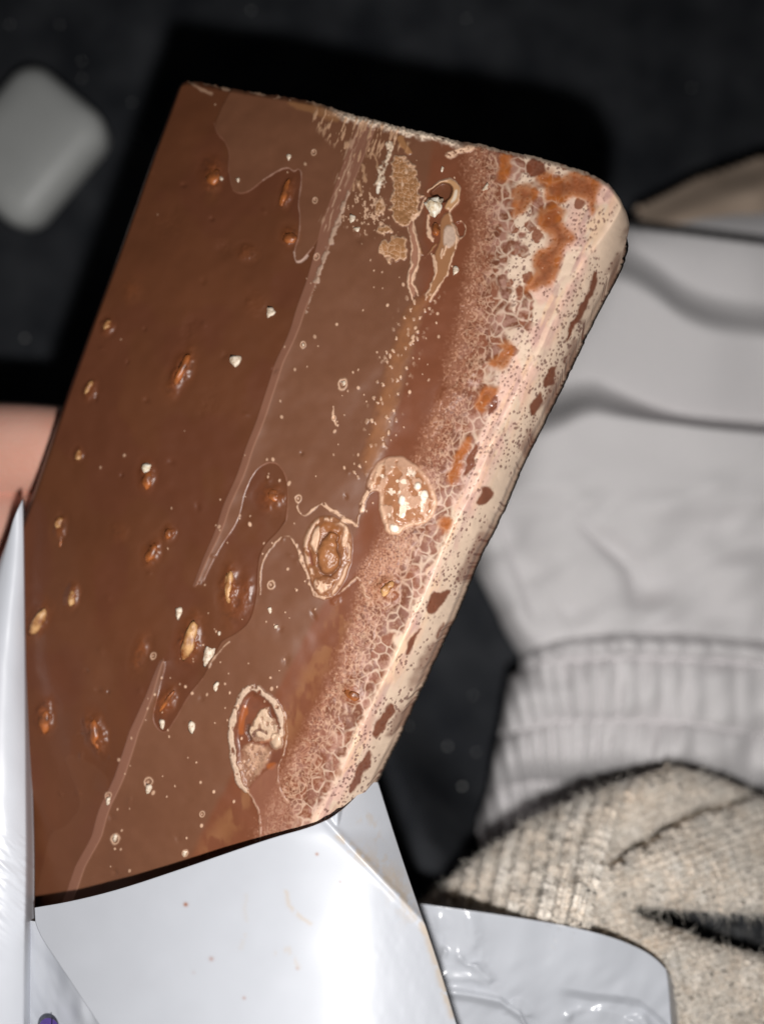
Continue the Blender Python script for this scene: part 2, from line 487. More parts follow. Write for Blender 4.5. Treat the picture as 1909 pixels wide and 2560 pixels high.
set_color(me, 'Col', tone * (np.array([0.64, 0.545, 0.45]) * (1 - mixw) + np.array([0.72, 0.67, 0.61]) * mixw))
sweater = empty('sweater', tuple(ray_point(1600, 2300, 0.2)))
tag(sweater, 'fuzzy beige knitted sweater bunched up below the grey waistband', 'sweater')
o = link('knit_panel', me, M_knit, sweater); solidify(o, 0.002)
# loose fuzz on the wool: many short fibres, one joined part
nF = 26000
ii = rng.integers(0, len(sx), nF)
P0 = ray_point(sx[ii], sy[ii], sD[ii])
dirs = rng.normal(size=(nF, 3)); dirs[:, 2] = np.abs(dirs[:, 2]) * 0.55 + 0.1
dirs /= np.linalg.norm(dirs, axis=1)[:, None]
L = rng.uniform(0.0010, 0.0038, nF)[:, None]
bend = rng.normal(size=(nF, 3)) * 0.45
P1 = P0 + dirs * L * 0.5; P2 = P1 + (dirs + bend) * L * 0.5
side = np.cross(dirs, np.array([0, 0, 1.0])); side /= np.linalg.norm(side, axis=1)[:, None] + 1e-9
wd = rng.uniform(0.000025, 0.00006, nF)[:, None]
V = np.stack([P0 - side * wd, P0 + side * wd, P1 + side * wd, P1 - side * wd, P2 + side * wd * .4, P2 - side * wd * .4], 1).reshape(-1, 3)
b = np.arange(nF)[:, None] * 6
FQ = np.concatenate([b + np.array([0, 1, 2, 3]), b + np.array([3, 2, 4, 5])])
me = mesh_np('wool_fuzz', V, FQ)
tone = rng.uniform(0.9, 1.35, nF).repeat(6)[:, None]
set_color(me, 'Col', tone * np.array([0.66, 0.615, 0.55]))
o = link('wool_fuzz', me, M_knit, sweater); tag(o, kind='stuff')

# curly pile of the bedspread showing through the gap in the wool
def curl_mesh(name, n, rad, lo, hi, zlift):
    V = []; Fc = []
    for k in range(n):
        px = random.uniform(1570, 2000); py = random.uniform(2255, 2440)
        p = ray_point(px, py, 0.202)
        z = float(bed_height(np.array(p[0]), np.array(p[1])))
        c0 = np.array([p[0], p[1], z + random.uniform(*zlift)])
        a0 = random.uniform(0, 6.28); turns = random.uniform(lo, hi); R = random.uniform(0.0007, 0.002)
        drift = np.array([random.uniform(-1, 1), random.uniform(-1, 1), random.uniform(-.2, .6)]) * 0.004
        m = 14; base = len(V)
        pts = []
        for j in range(m):
            t = j / (m - 1); a = a0 + turns * 6.28 * t
            pts.append(c0 + drift * t + np.array([math.cos(a) * R, math.sin(a) * R, math.sin(a * .7) * R * .6]))
        for j in range(m):
            t = pts[min(j + 1, m - 1)] - pts[max(j - 1, 0)]
            t /= np.linalg.norm(t) + 1e-12
            s = np.cross(t, [0.1, 0.2, 1.0]); s /= np.linalg.norm(s) + 1e-12
            u = np.cross(s, t)
            for q in range(4):
                V.append(pts[j] + rad * (math.cos(q * math.pi / 2) * s + math.sin(q * math.pi / 2) * u))
        for j in range(m - 1):
            for q in range(4):
                a = base + j * 4 + q; b2 = base + j * 4 + (q + 1) % 4
                Fc.append((a, b2, b2 + 4, a + 4))
    return mesh_np(name, np.array(V), np.array(Fc))
o = link('bedspread_pile', curl_mesh('bedspread_pile', 800, 0.00017, 0.6, 1.6, (0.0, 0.003)), M_bed_curl, bed); tag(o, kind='stuff')
o = link('pale_fibres', curl_mesh('pale_fibres', 30, 0.00014, 0.4, 1.2, (0.003, 0.0045)), M_pale_curl, bed); tag(o, kind='stuff')

# ------------------------------------------------------------------ chocolate bar
A0 = ray_point(470, 205, 0.172); A1 = ray_point(1500, 430, 0.150); A2 = ray_point(170, 2240, 0.166)
bn = np.cross(A2 - A0, A1 - A0); bn /= np.linalg.norm(bn)
if bn[2] < 0: bn = -bn
CAMP = np.array([0, 0, CAMZ])
def bar_depth(x, y, h=0.0):
    x = np.asarray(x, float); y = np.asarray(y, float)
    r = np.stack([(x - CX) / F, (CY - y) / F, -1 + 0 * x], -1)
    num = (bn * (A0 - CAMP)).sum() + h
    return num / (r @ bn)
def bar_point(x, y, h=0.0):
    return ray_point(x, y, bar_depth(x, y, h))

TOP = [(448, 212), (456, 204), (472, 200), (507, 205), (578, 219), (625, 226), (704, 238), (802, 256), (861, 277), (879, 285), (929, 294), (994, 313), (1049, 325), (1121, 343), (1159, 354), (1175, 353),
       (1200, 358), (1250, 370), (1300, 382), (1363, 395), (1417, 413), (1480, 433), (1521, 456), (1544, 485), (1566, 528), (1574, 564)]
RIGHT = [(1574, 564), (1568, 594), (1544, 650), (1503, 722), (1440, 852), (1413, 910), (1370, 1000), (1328, 1080), (1294, 1148), (1268, 1211), (1244, 1271), (1212, 1334), (1189, 1375), (1161, 1439),
         (1121, 1541), (1087, 1610), (1041, 1710), (1015, 1763), (982, 1838), (942, 1920), (900, 2005), (850, 2110), (740, 2340), (670, 2490)]
LEFT = [(448, 212), (419, 292), (373, 415), (326, 551), (275, 692), (231, 808), (188, 928), (155, 1020), (108, 1160), (79, 1245), (10, 1430), (-90, 1690), (-300, 2240), (-390, 2470)]
BOT = [(-390, 2470), (100, 2480), (400, 2485), (670, 2490)]
NU, NV = 660, 1120
S = coons(TOP, BOT, LEFT, RIGHT, NU, NV)
X = S[..., 0].ravel().copy(); Y = S[..., 1].ravel().copy()
N = X.size
uu, vv_ = np.meshgrid(np.linspace(0, 1, NU), np.linspace(0, 1, NV))
row_w = np.hypot(S[:, -1, 0] - S[:, 0, 0], S[:, -1, 1] - S[:, 0, 1]) * 0.94
col_l = np.hypot(S[-1, :, 0] - S[0, :, 0], S[-1, :, 1] - S[0, :, 1])
dR = ((1 - uu) * row_w[:, None]).ravel(); dL = (uu * row_w[:, None]).ravel()
dT = (vv_ * col_l[None, :]).ravel(); dB = ((1 - vv_) * col_l[None, :]).ravel()

X += 2.6 * (fbm(Y / 7, X * 0, 3, 451) - .5) * np.exp(-dR / 5) ; Y += 6 * (fbm(X / 9, Y * 0, 2, 453) - .5) * np.exp(-dT / 9)
X -= 10 * np.clip(fbm(Y / 30, X * 0 + 4, 3, 455) - .58, 0, 1) * np.exp(-dR / 10)
H = np.zeros(N); Cc = np.zeros((N, 3)); RO = np.full(N, 0.36)
ALL = np.arange(N)
Wx = 7 * (fbm(X / 22, Y / 22, 3, 41) - .5); Wy = 7 * (fbm(X / 22, Y / 22, 3, 43) - .5)
Xw, Yw = X + Wx, Y + Wy
fine = fbm(X / 5.0, Y / 5.0, 2, 61)
mid = fbm(X / 16.0, Y / 16.0, 3, 62)
big = fbm(X / 120.0, Y / 120.0, 3, 63)

def sel(pts, pad):
    p = np.array(pts)
    return np.nonzero((X > p[:, 0].min() - pad) & (X < p[:, 0].max() + pad) & (Y > p[:, 1].min() - pad) & (Y < p[:, 1].max() + pad))[0]
def chaikin(pts, closed, it=2):
    p = np.array(pts, float)
    for _ in range(it):
        if closed:
            n_ = np.roll(p, -1, 0); p = np.stack([.75 * p + .25 * n_, .25 * p + .75 * n_], 1).reshape(-1, 2)
        elif len(p) > 2:
            a_ = .75 * p[:-1] + .25 * p[1:]; b_ = .25 * p[:-1] + .75 * p[1:]
            p = np.concatenate([p[:1], np.stack([a_, b_], 1).reshape(-1, 2)[1:-1], p[-1:]])
    return [tuple(q) for q in p]
def area(pts, soft=3.0, warp=1.0, grow=0.0):
    pts = chaikin(pts, True)
    i = sel(pts, 30 + abs(grow))
    x = X[i] + warp * Wx[i]; y = Y[i] + warp * Wy[i]
    d = poly_dist(x, y, pts + pts[:1])
    d = np.where(poly_in(x, y, pts), d, -d) + grow
    return i, sstep(-soft, soft, d), d
def stroke(pts, w, soft=1.6, warp=1.0, fray=None):
    pts = chaikin(pts, False)
    i = sel(pts, 40)
    d = poly_dist(X[i] + warp * Wx[i], Y[i] + warp * Wy[i], pts)
    fray = min(.9 * w, 6) if fray is None else fray
    d = d + fray * (fbm(X[i] / 15, Y[i] / 15, 2, 411) - .42) + .35 * fray * (fbm(X[i] / 5, Y[i] / 5, 2, 413) - .5)
    return i, sstep(w / 2 + soft, w / 2 - soft, d), d
def paint(i, m, c, rough=None):
    Cc[i] = Cc[i] * (1 - m[:, None]) + np.asarray(c) * m[:, None]
    if rough is not None:
        RO[i] = RO[i] * (1 - m) + rough * m
def ell(cx, cy, rx, ry, ang):
    """elliptical radius r (1 at the rim) round cx, cy; ang turns the long axis from vertical towards the left going down"""
    R = max(rx, ry) * 2.6
    i = np.nonzero((np.abs(X - cx) < R) & (np.abs(Y - cy) < R))[0]
    a = math.radians(ang); dx = X[i] - cx; dy = Y[i] - cy
    u = dx * math.cos(a) + dy * math.sin(a); v = -dx * math.sin(a) + dy * math.cos(a)
    u = u / rx; v = v / ry
    if max(rx, ry) > 7:
        k_ = 2.2 / max(rx, ry) ** .5
        u = u + .45 * (fbm(X[i] * k_ / 6 + cx, Y[i] * k_ / 6 + cy, 2, 301) - .5); v = v + .45 * (fbm(X[i] * k_ / 6 + cx, Y[i] * k_ / 6 + cy, 2, 305) - .5)
    return i, np.hypot(u, v), u, v

MM = 0.001
# surface colours of the bar; the strip colour includes painted flash light
c_clear = lin(103, 61, 39) * 0.9; c_red = lin(102, 58, 40) * 0.9
c_film = lin(120, 79, 57) * 0.9
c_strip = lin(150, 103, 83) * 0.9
c_band = lin(121, 70, 47) * 0.9
c_tan = lin(164, 116, 76) * 0.9
c_pale = lin(222, 182, 152) * 0.92
c_gran = lin(196, 142, 112) * 0.92
c_cell = lin(121, 70, 48) * 0.9
c_cream = lin(231, 203, 179) * 0.84
c_pink = lin(226, 180, 164) * 0.9
c_orange = lin(158, 86, 36) * 0.86
c_speck = lin(112, 76, 68) * 0.9
c_white = lin(232, 218, 200) * 0.95
c_dark = lin(96, 58, 42) * 0.9

Cc[:] = c_clear * (0.90 + 0.22 * big[:, None]) * (1 - 0.0 * X[:, None])
redm = sstep(.45, .62, fbm(X / 90, Y / 120, 2, 71))
paint(ALL, redm * .55, c_red)
H += (big - .5) * 0.9 * MM * sstep(0, 60, dR) + (fbm(X / 45, Y / 45, 2, 64) - .5) * 0.16 * MM
RO[:] = 0.34 + 0.08 * mid

# ridge strip left of which the chocolate stays clear
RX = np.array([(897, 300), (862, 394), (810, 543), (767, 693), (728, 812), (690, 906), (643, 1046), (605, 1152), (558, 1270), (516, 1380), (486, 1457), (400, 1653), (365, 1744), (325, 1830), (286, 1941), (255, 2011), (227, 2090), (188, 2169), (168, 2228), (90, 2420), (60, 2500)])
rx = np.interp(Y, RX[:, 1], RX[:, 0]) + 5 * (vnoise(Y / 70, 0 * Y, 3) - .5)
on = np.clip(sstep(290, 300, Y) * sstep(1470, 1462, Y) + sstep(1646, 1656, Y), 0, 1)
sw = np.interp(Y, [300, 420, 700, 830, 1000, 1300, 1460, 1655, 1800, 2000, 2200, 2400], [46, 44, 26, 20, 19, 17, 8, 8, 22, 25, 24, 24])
POOL = [(455, 1500), (491, 1469), (508, 1452), (529, 1406), (558, 1355), (588, 1313), (601, 1279), (609, 1236), (630, 1186), (656, 1160), (686, 1154), (707, 1173), (719, 1207), (719, 1258), (715, 1300), (694, 1330), (660, 1363), (647, 1393), (643, 1436), (641, 1495), (626, 1554), (592, 1584), (558, 1600), (550, 1610), (522, 1665), (506, 1697), (475, 1732), (447, 1783), (420, 1827), (404, 1832), (384, 1811), (382, 1787), (392, 1752), (400, 1709), (414, 1665), (408, 1646), (385, 1640)]
FILM1 = [(566, 244), (535, 307), (543, 335), (564, 355), (574, 382), (570, 418), (576, 457), (586, 484), (621, 480), (657, 449), (716, 414), (734, 429), (747, 420), (755, 433), (749, 484), (745, 516), (751, 543), (747, 591), (734, 630), (737, 654), (751, 654), (783, 618), (812, 560), (860, 420), (900, 300), (880, 270), (700, 225), (590, 205)]
film = sstep(-1.5, 1.5, X - rx)
film = film * np.where((Y > 1455) & (Y < 1660), sstep(0, 1, X - np.interp(Y, [1455, 1660], [500, 398])), 1)
i, m, d = area(POOL, 1.6, 0.0); film[i] *= 1 - m
i, m, d = area(FILM1, 1.8, .4); film[i] = np.maximum(film[i], m)
# a fainter patch of film low on the left of the ridge
i, m, d = area([(150, 1880), (190, 1960), (200, 2030), (160, 2070), (120, 2080), (100, 2200), (80, 2260), (180, 2250), (260, 2010), (280, 1950), (220, 1900)], 3, 1); film[i] = np.maximum(film[i], .28 * m)
i, m, d = area([(120, 1300), (190, 1320), (200, 1480), (260, 1620), (300, 1720), (230, 1780), (170, 1640), (110, 1500)], 26, 1); film[i] = np.maximum(film[i], .22 * m)  # soft haze painted in for the wrapper's reflection, carried by the film mask
paint(ALL, film * (.80 + .3 * (big - .5)), c_film * (0.96 + .1 * mid[:, None]), 0.46)
H += film * 0.10 * MM
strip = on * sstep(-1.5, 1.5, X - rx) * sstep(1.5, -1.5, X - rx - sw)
paint(ALL, strip * .8, c_strip, 0.5)  # bloom film on the bevel, painted lighter still for facing the flash
paint(ALL, on * np.exp(-((X - rx - sw) / 2.2) ** 2) * .5, lin(176, 130, 108) * .9)  # thin highlight painted along the strip's right edge
tq = np.clip((X - rx) / np.maximum(sw, 4), -1, 12)
H += on * np.where(tq < 0, 0, np.where(tq < 1, 0.5 * tq, 0.5 * np.exp(-(tq - 1) / 1.6))) * MM
# outlines of the films
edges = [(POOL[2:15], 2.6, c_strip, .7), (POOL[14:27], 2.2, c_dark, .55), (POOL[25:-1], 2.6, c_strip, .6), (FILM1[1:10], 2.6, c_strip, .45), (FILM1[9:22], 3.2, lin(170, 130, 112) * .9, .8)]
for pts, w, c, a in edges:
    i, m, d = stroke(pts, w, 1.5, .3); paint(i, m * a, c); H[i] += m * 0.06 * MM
i, m, d = stroke([(734, 630), (737, 654), (751, 655), (770, 640)], 6, 2); paint(i, m * .8, lin(190, 160, 145))
# whitish crust beside the ridge strip near the top
i, m, d = stroke([(872, 480), (850, 540), (828, 600), (806, 660), (790, 700)], 10, 3, 1, 16); m = m * sstep(.3, .6, mid[i] + .2); paint(i, m * .85, lin(190, 158, 136) * .9, .7); H[i] += .15 * MM * m
i, m, d = stroke([(806, 660), (780, 735), (765, 780)], 5, 2.5); m = m * sstep(.4, .6, fine[i]); paint(i, m * .7, lin(190, 160, 140) * .9)
i, m, d = stroke([(905, 300), (880, 380), (845, 480), (815, 560)], 30, 10); m = m * sstep(.5, .68, fbm(X[i] / 5 + Y[i] / 14, Y[i] / 30, 3, 90)); paint(i, m * .45, c_pale, .6)

# ---------------- bands of bloom towards the right rim
yk = [300, 400, 600, 800, 1000, 1200, 1400, 1700, 2000, 2400]
xr = 1304 - 0.456 * (Y - 971)
Rr = xr - X                                           # pixels left of the rim
wob = 26 * (fbm(X / 60, Y / 60, 3, 81) - .5)
b_cream = np.interp(Y, yk, [300, 262, 205, 110, 62, 40, 22, 20, 22, 22])
b_cell = np.interp(Y, yk, [395, 370, 258, 205, 158, 150, 160, 140, 140, 140])
b_gran = np.interp(Y, yk, [430, 400, 290, 240, 192, 194, 178, 148, 160, 160])
b_dark = np.interp(Y, yk, [520, 490, 420, 330, 290, 262, 246, 262, 290, 290])
Rw = Rr + wob
dark = sstep(b_dark + 12, b_dark - 12, Rr + .5 * wob) * sstep(290, 420, Y)
paint(ALL, dark * .92, c_band * (0.95 + .12 * mid[:, None]), .38)
H -= 0.35 * MM * np.exp(-((Rr - (b_dark + b_gran) / 2) / 60.0) ** 2)
gran = sstep(b_gran + 16, b_gran - 22, Rw + 40 * (fine - .5)) * sstep(0, 25, dR)
idx = np.nonzero(gran > 0.01)[0]
x, y = Xw[idx], Yw[idx]
g = gran[idx]
# sandy grains first, then cells with soft pale walls that grow towards the rim
x = x + 22 * (fbm(x / 30, y / 30, 2, 421) - .5); y = y + 22 * (fbm(x / 30, y / 30, 2, 423) - .5)
tcell = sstep(b_cell[idx] + 44, b_cell[idx] - 30, Rw[idx] + 30 * (mid[idx] - .5))
sand = fbm(Xw[idx] / 4.2, Yw[idx] / 4.8, 2, 301); sand2 = fbm(Xw[idx] / 8.5, Yw[idx] / 9.0, 2, 303)
grain = sstep(.50, .66, sand * .6 + sand2 * .4)
paint(idx, g * .42 * (1 - .5 * tcell), c_gran * .55 + c_cell * .45, .5)
gq = g * (1 - tcell) * grain * (.45 + .55 * sstep(b_gran[idx], b_cell[idx], Rw[idx]))
paint(idx, gq * .80, c_gran * 1.1, .6)
H[idx] += (g * (1 - tcell) * (grain * .12 - .03)) * MM
f1s, f2s, cs = voronoi(x / 9.5, y / 10.5, 3, 1.0)
f1b, f2b, cidb = voronoi(x / 16.0, y / 17.5, 5, 1.0)
f1c, f2c, cidc = voronoi(x / 27.0, y / 30.0, 8, 1.0)
near_c = sstep(b_cell[idx], b_cream[idx] + 10, Rw[idx])                # 0 at the sandy side, 1 at the cream
pick = near_c + .9 * (fbm(x / 48, y / 48, 2, 33) - .5)
k2 = sstep(.22, .30, pick); k3 = sstep(.62, .70, pick)
thick_ = .55 + 1.0 * fbm(x / 26, y / 26, 2, 351)
def walls(f1_, f2_, w_): return sstep(w_ * 1.45, 0.0, (f2_ - f1_) / thick_)
wall = walls(f1s, f2s, .28) * (1 - k2) + walls(f1b, f2b, .24) * k2 * (1 - k3) + walls(f1c, f2c, .19) * k3
wall = wall * sstep(.24, .52, fbm(x / 24, y / 24, 2, 35) + .09)
cidm = np.where(k3 > .5, cidc, np.where(k2 > .5, cidb, cs))
q = g * tcell
tone = fbm(x / 34, y / 34, 2, 361)
fillc = c_cell * (.78 + .5 * cidm[:, None])
fillc = fillc * (1 - .45 * sstep(.55, .7, tone)[:, None]) + lin(150, 104, 90) * .9 * .45 * sstep(.55, .7, tone)[:, None]
paint(idx, q * .85, fillc, .5)
wc = c_gran * 1.05 * (1 - near_c[:, None]) + c_cream * .92 * near_c[:, None]
paint(idx, q * wall * (.45 + .30 * near_c), wc * (.9 + .2 * fine[idx][:, None]), .55)
dome = np.where(k3 > .5, np.clip(1 - (f1c / .7) ** 2, 0, 1), np.where(k2 > .5, np.clip(1 - (f1b / .65) ** 2, 0, 1), np.clip(1 - (f1s / .6) ** 2, 0, 1)))
H[idx] += q * (dome * (.05 + .07 * k2) + wall * .03) * MM
paint(idx, q * grain * (1 - .6 * near_c) * .42, c_pale)
froth = sstep(.5, .72, fbm(Xw[idx] / 20, Yw[idx] / 20, 3, 431))
paint(idx, q * froth * (.10 + .22 * near_c), c_pink * .85, .5)
# cream crust with dark pin holes
cw = Rr + 40 * (fbm(X / 34, Y / 34, 3, 83) - .5) + 16 * (mid - .5)
cream = sstep(b_cream + 10, b_cream - 10, cw)
patch = sstep(.36, .46, fbm(X / 42, Y / 42, 3, 85) + .35 * sstep(90, 20, Rr))
patch = np.where(Rr < 30, 1, patch)
cream = cream * np.clip(patch, 0, 1)
idx = np.nonzero(cream > .01)[0]
cv = cream[idx]
paint(idx, cv, c_cream * (.93 + .12 * mid[idx][:, None]), .5)
H[idx] += cv * .08 * MM
pinkm = sstep(.36, .58, fbm(X[idx] / 28 + 5, Y[idx] / 60, 3, 87)) * sstep(120, 60, Rr[idx]) * sstep(-40, -4, Rr[idx])
paint(idx, cv * pinkm * .75, c_pink * (.85 + .3 * fine[idx][:, None]), .45)
mauve = sstep(.50, .66, fbm((X[idx] + .45 * Y[idx]) / 14, Y[idx] / 60, 3, 187)) * sstep(110, 40, Rr[idx]) * sstep(-30, 0, Rr[idx])
peach = sstep(.52, .66, fbm((X[idx] + .45 * Y[idx]) / 16, Y[idx] / 70, 3, 189)) * sstep(60, 10, np.abs(Rr[idx] - 10))
paint(idx, cv * peach * .42, lin(238, 192, 150) * .86, .4)  # peach streaks paint in the warm highlight near the rim
paint(idx, cv * mauve * .55, lin(178, 138, 132) * .9)
f1, f2, cid = voronoi((X[idx] + .5 * Y[idx] + Wx[idx]) / 9.0, (Y[idx] - .3 * X[idx] + Wy[idx]) / 11.0, 13, 1.0)
clus = fbm(X[idx] / 36, Y[idx] / 36, 3, 88)
rad_ = .10 + .30 * cid + .5 * (fine[idx] - .5)
spk = sstep(rad_ + .06, rad_ - .08, f1) * sstep(.44, .60, clus + .10 * (Rr[idx] > 40) + .25 * (cid - .5))
paint(idx, cv * spk * .8, c_speck * (.75 + .5 * fine[idx][:, None]), .5)
H[idx] -= cv * spk * .06 * MM
# lattice of pale threads inside dark cells of the cream zone
# broken brown islands inside the cream
f1i, f2i, ci = voronoi(X[idx] / 36.0, Y[idx] / 40.0, 17)
isl = sstep(.44, .34, f1i + .5 * (mid[idx] - .5)) * (ci > .66) * sstep(36, 60, Rr[idx])
paint(idx, cv * isl * .92, c_cell * (.9 + .4 * ci[:, None]), .4)
# orange glassy patches
ORANGE = [
 [(1365, 456), (1390, 440), (1413, 447), (1440, 422), (1476, 440), (1499, 458), (1492, 490), (1476, 549), (1472, 497), (1426, 490), (1413, 501), (1368, 503), (1356, 476)],
 [(1285, 468), (1334, 461), (1340, 485), (1323, 513), (1300, 535), (1284, 543), (1290, 510)],
 [(1356, 517), (1406, 512), (1402, 560), (1429, 587), (1435, 598), (1408, 614), (1395, 666), (1377, 707), (1345, 720), (1305, 734), (1334, 689), (1332, 639), (1379, 610), (1377, 585), (1347, 571), (1345, 549)],
 [(1244, 855), (1282, 862), (1273, 898), (1263, 920), (1229, 913), (1222, 903), (1263, 881)],
 [(1207, 966), (1244, 971), (1239, 986), (1210, 1029), (1190, 1019)],
 [(1181, 1090), (1161, 1136), (1142, 1189), (1123, 1218), (1130, 1165), (1152, 1116)],
 [(1103, 1298), (1132, 1300), (1123, 1325), (1098, 1325)],
 [(1250, 386), (1272, 388), (1270, 425), (1252, 430)], [(1240, 428), (1280, 428), (1262, 448), (1244, 444)], [(1342, 428), (1380, 430), (1370, 455), (1345, 460)]]
for k, pts in enumerate(ORANGE):
    i, m, d = area(pts, 9, 2.6, 4)
    inner = sstep(6, 24, d + 14 * (mid[i] - .5))
    c = lin(172, 96, 40) * .84 * (1 - .8 * inner[:, None]) + lin(136, 74, 44) * .84 * .8 * inner[:, None]
    paint(i, m * (.84 + .12 * inner), c * (.7 + .65 * mid[i][:, None]), .34)
    H[i] += m * (.10 - .06 * inner + .03 * sstep(.62, .72, fine[i])) * MM
    paint(i, m * inner * sstep(.72, .8, fine[i] * .6 + mid[i] * .4) * .6, c_pale)
BROWN = [
 [(1389, 913), (1392, 918), (1382, 961), (1362, 971), (1357, 954), (1372, 925)], [(1348, 981), (1357, 988), (1341, 1034), (1328, 1036), (1326, 1019), (1338, 993)],
 [(1203, 1220), (1229, 1218), (1229, 1247), (1217, 1259), (1186, 1262), (1200, 1240)], [(1083, 1477), (1100, 1483), (1125, 1471), (1111, 1498), (1092, 1530), (1062, 1528)],
 [(1062, 1566), (1036, 1594), (1041, 1604), (1017, 1640), (1013, 1630), (1030, 1594)], [(979, 1760), (990, 1764), (960, 1825), (931, 1847), (928, 1825), (950, 1792)],
 [(1487, 677), (1492, 684), (1490, 711), (1458, 779), (1422, 846), (1413, 850), (1440, 790), (1469, 729)], [(1316, 394), (1350, 400), (1366, 425), (1340, 445), (1322, 436)], [(1090, 1600), (1105, 1570), (1112, 1555), (1098, 1590)],
 [(915, 1880), (930, 1885), (905, 1950), (870, 1990), (880, 1950)], [(835, 2030), (870, 2015), (850, 2050), (815, 2080)], [(1230, 985), (1246, 990), (1236, 1030), (1216, 1040)], [(1190, 1105), (1200, 1110), (1180, 1170), (1160, 1190), (1168, 1150)]]
for pts in BROWN:
    i, m, d = area(pts, 3.5, 2.2, 2)
    paint(i, m * .95, lin(122, 68, 47) * .85 * (.85 + .3 * mid[i][:, None]), .3)
    H[i] -= m * .06 * MM

# chamfered side: dark bottom strip and its brown flakes
low = sstep(26, 8, dR + 14 * (mid - .5) + 18 * (fbm(X / 30, Y / 80, 2, 93) - .5)) * sstep(.45, .6, fbm(Y / 55, X * 0, 3, 95) + .06)
paint(ALL, low * .6, lin(118, 70, 54) * .85, .4)

# ---------------- crust along the top end
ct = sstep(26, 8, dT + 22 * (mid - .5)) * sstep(780, 900, X) * sstep(1175, 1120, X)
paint(ALL, ct * sstep(.25, .5, fine + .2), lin(222, 200, 178) * .95 * (.75 + .6 * fine[:, None]), .75); H += ct * (.7 * fine - .1) * MM
ct = sstep(12, 3, dT + 10 * (mid - .5)) * sstep(1150, 1190, X)
paint(ALL, ct * sstep(.35, .55, fine + .1) * .9, c_cream)
ct = sstep(10, 3, dT + 16 * (mid - .5)) * sstep(470, 560, X) * sstep(900, 800, X) * sstep(.5, .6, fbm(X / 14, Y / 14, 2, 191))
paint(ALL, ct * .8, c_pale)
i, m, d = stroke([(470, 202), (500, 222), (530, 232)], 7, 3); paint(i, m * .4, c_pale)
i, m, d = area([(715, 250), (800, 262), (850, 285), (845, 310), (790, 285), (730, 268)], 5, 1.6); paint(i, m * .55, c_tan)
i, m, d = area([(1108, 386), (1120, 375), (1150, 372), (1172, 358), (1190, 362), (1185, 374), (1150, 386), (1125, 398)], 4, 2); paint(i, m * sstep(.3, .5, fine[i] + .1), c_pale * 1.05, .7); H[i] += m * .35 * MM * fine[i]
# vertical flecks under the crust
i, m, d = area([(800, 262), (900, 290), (1010, 320), (1030, 380), (985, 370), (960, 400), (930, 380), (905, 470), (880, 440), (870, 400), (850, 380), (800, 330), (770, 290)], 10, 1)
fl_ = sstep(.56, .66, fbm((X[i] + .3 * Y[i]) / 7, Y[i] / 26, 3, 97)); paint(i, m * fl_ * .85, c_tan * .5 + c_pale * .5, .5); H[i] += m * fl_ * .10 * MM
i, m, d = stroke([(1000, 345), (1008, 362), (1020, 378)], 16, 3); paint(i, m * .8, c_tan * 1.1); H[i] += m * .2 * MM
for pts, w in (([(918, 352), (916, 392)], 4), ([(906, 412), (914, 450)], 9), ([(932, 380), (946, 420)], 6), ([(885, 455), (884, 474)], 6), ([(897, 452), (900, 482)], 9)):
    i, m, d = stroke(pts, w, 2, 1.4); paint(i, m * .75, c_tan * .6 + c_pale * .35); H[i] += m * .12 * MM

# ---------------- tan clusters and the bloomed nut near the top
def bubbles(pts, c, seed, sc=11.0, rim=c_pale, hgt=.35):
    i, m, d = area(pts, 3.5, 2.6)
    d = d + 20 * (fbm(X[i] / 10, Y[i] / 10, 2, seed + 200) - .5); m = sstep(-3, 3, d)
    f1, f2, cid = voronoi(Xw[i] / sc, Yw[i] / sc, seed)
    paint(i, m * .92, c * (.85 + .25 * cid[:, None]), .45)
    e = sstep(.16, .04, f2 - f1) * (cid > .4)
    paint(i, m * e * .55, rim)
    ring = np.exp(-((d - 2) / 3.0) ** 2)
    paint(i, ring * .7, rim)
    H[i] += m * (hgt + .16 * np.clip(1 - f1 / .6, 0, 1)) * MM
bubbles([(979, 388), (1008, 393), (1028, 415), (1053, 467), (1046, 515), (1022, 560), (994, 564), (979, 533), (972, 506), (983, 476), (983, 433), (972, 415)], c_tan, 23, 12)
bubbles([(943, 614), (956, 603), (985, 589), (1013, 594), (1019, 619), (1006, 646), (981, 657), (961, 641), (945, 632)], c_tan * 1.08, 25, 17)
bubbles([(938, 500), (955, 500), (955, 540), (942, 545), (936, 520)], c_tan * .9, 26, 9, hgt=.2)
bubbles([(938, 570), (960, 560), (980, 568), (972, 582), (945, 582)], c_tan, 27, 9, hgt=.2)
i, m, d = stroke([(974, 364), (966, 385), (958, 406), (956, 442), (950, 462)], 17, 3, 2.4, 18); paint(i, m * sstep(.3, .5, fine[i] + .15), lin(220, 194, 168) * .92 * (.7 + .5 * fine[i][:, None]), .7); H[i] += m * .4 * MM * fine[i]
i, m, d = stroke([(950, 458), (943, 481)], 8, 2); paint(i, m, c_white, .7)
# sprinkle of flecks left of it
i, m, d = area([(880, 480), (940, 470), (975, 540), (940, 600), (870, 570), (850, 540)], 12, 1)
fl_ = sstep(.62, .7, fbm(X[i] / 6, Y[i] / 9, 3, 99)); paint(i, m * fl_ * .8, c_pale)

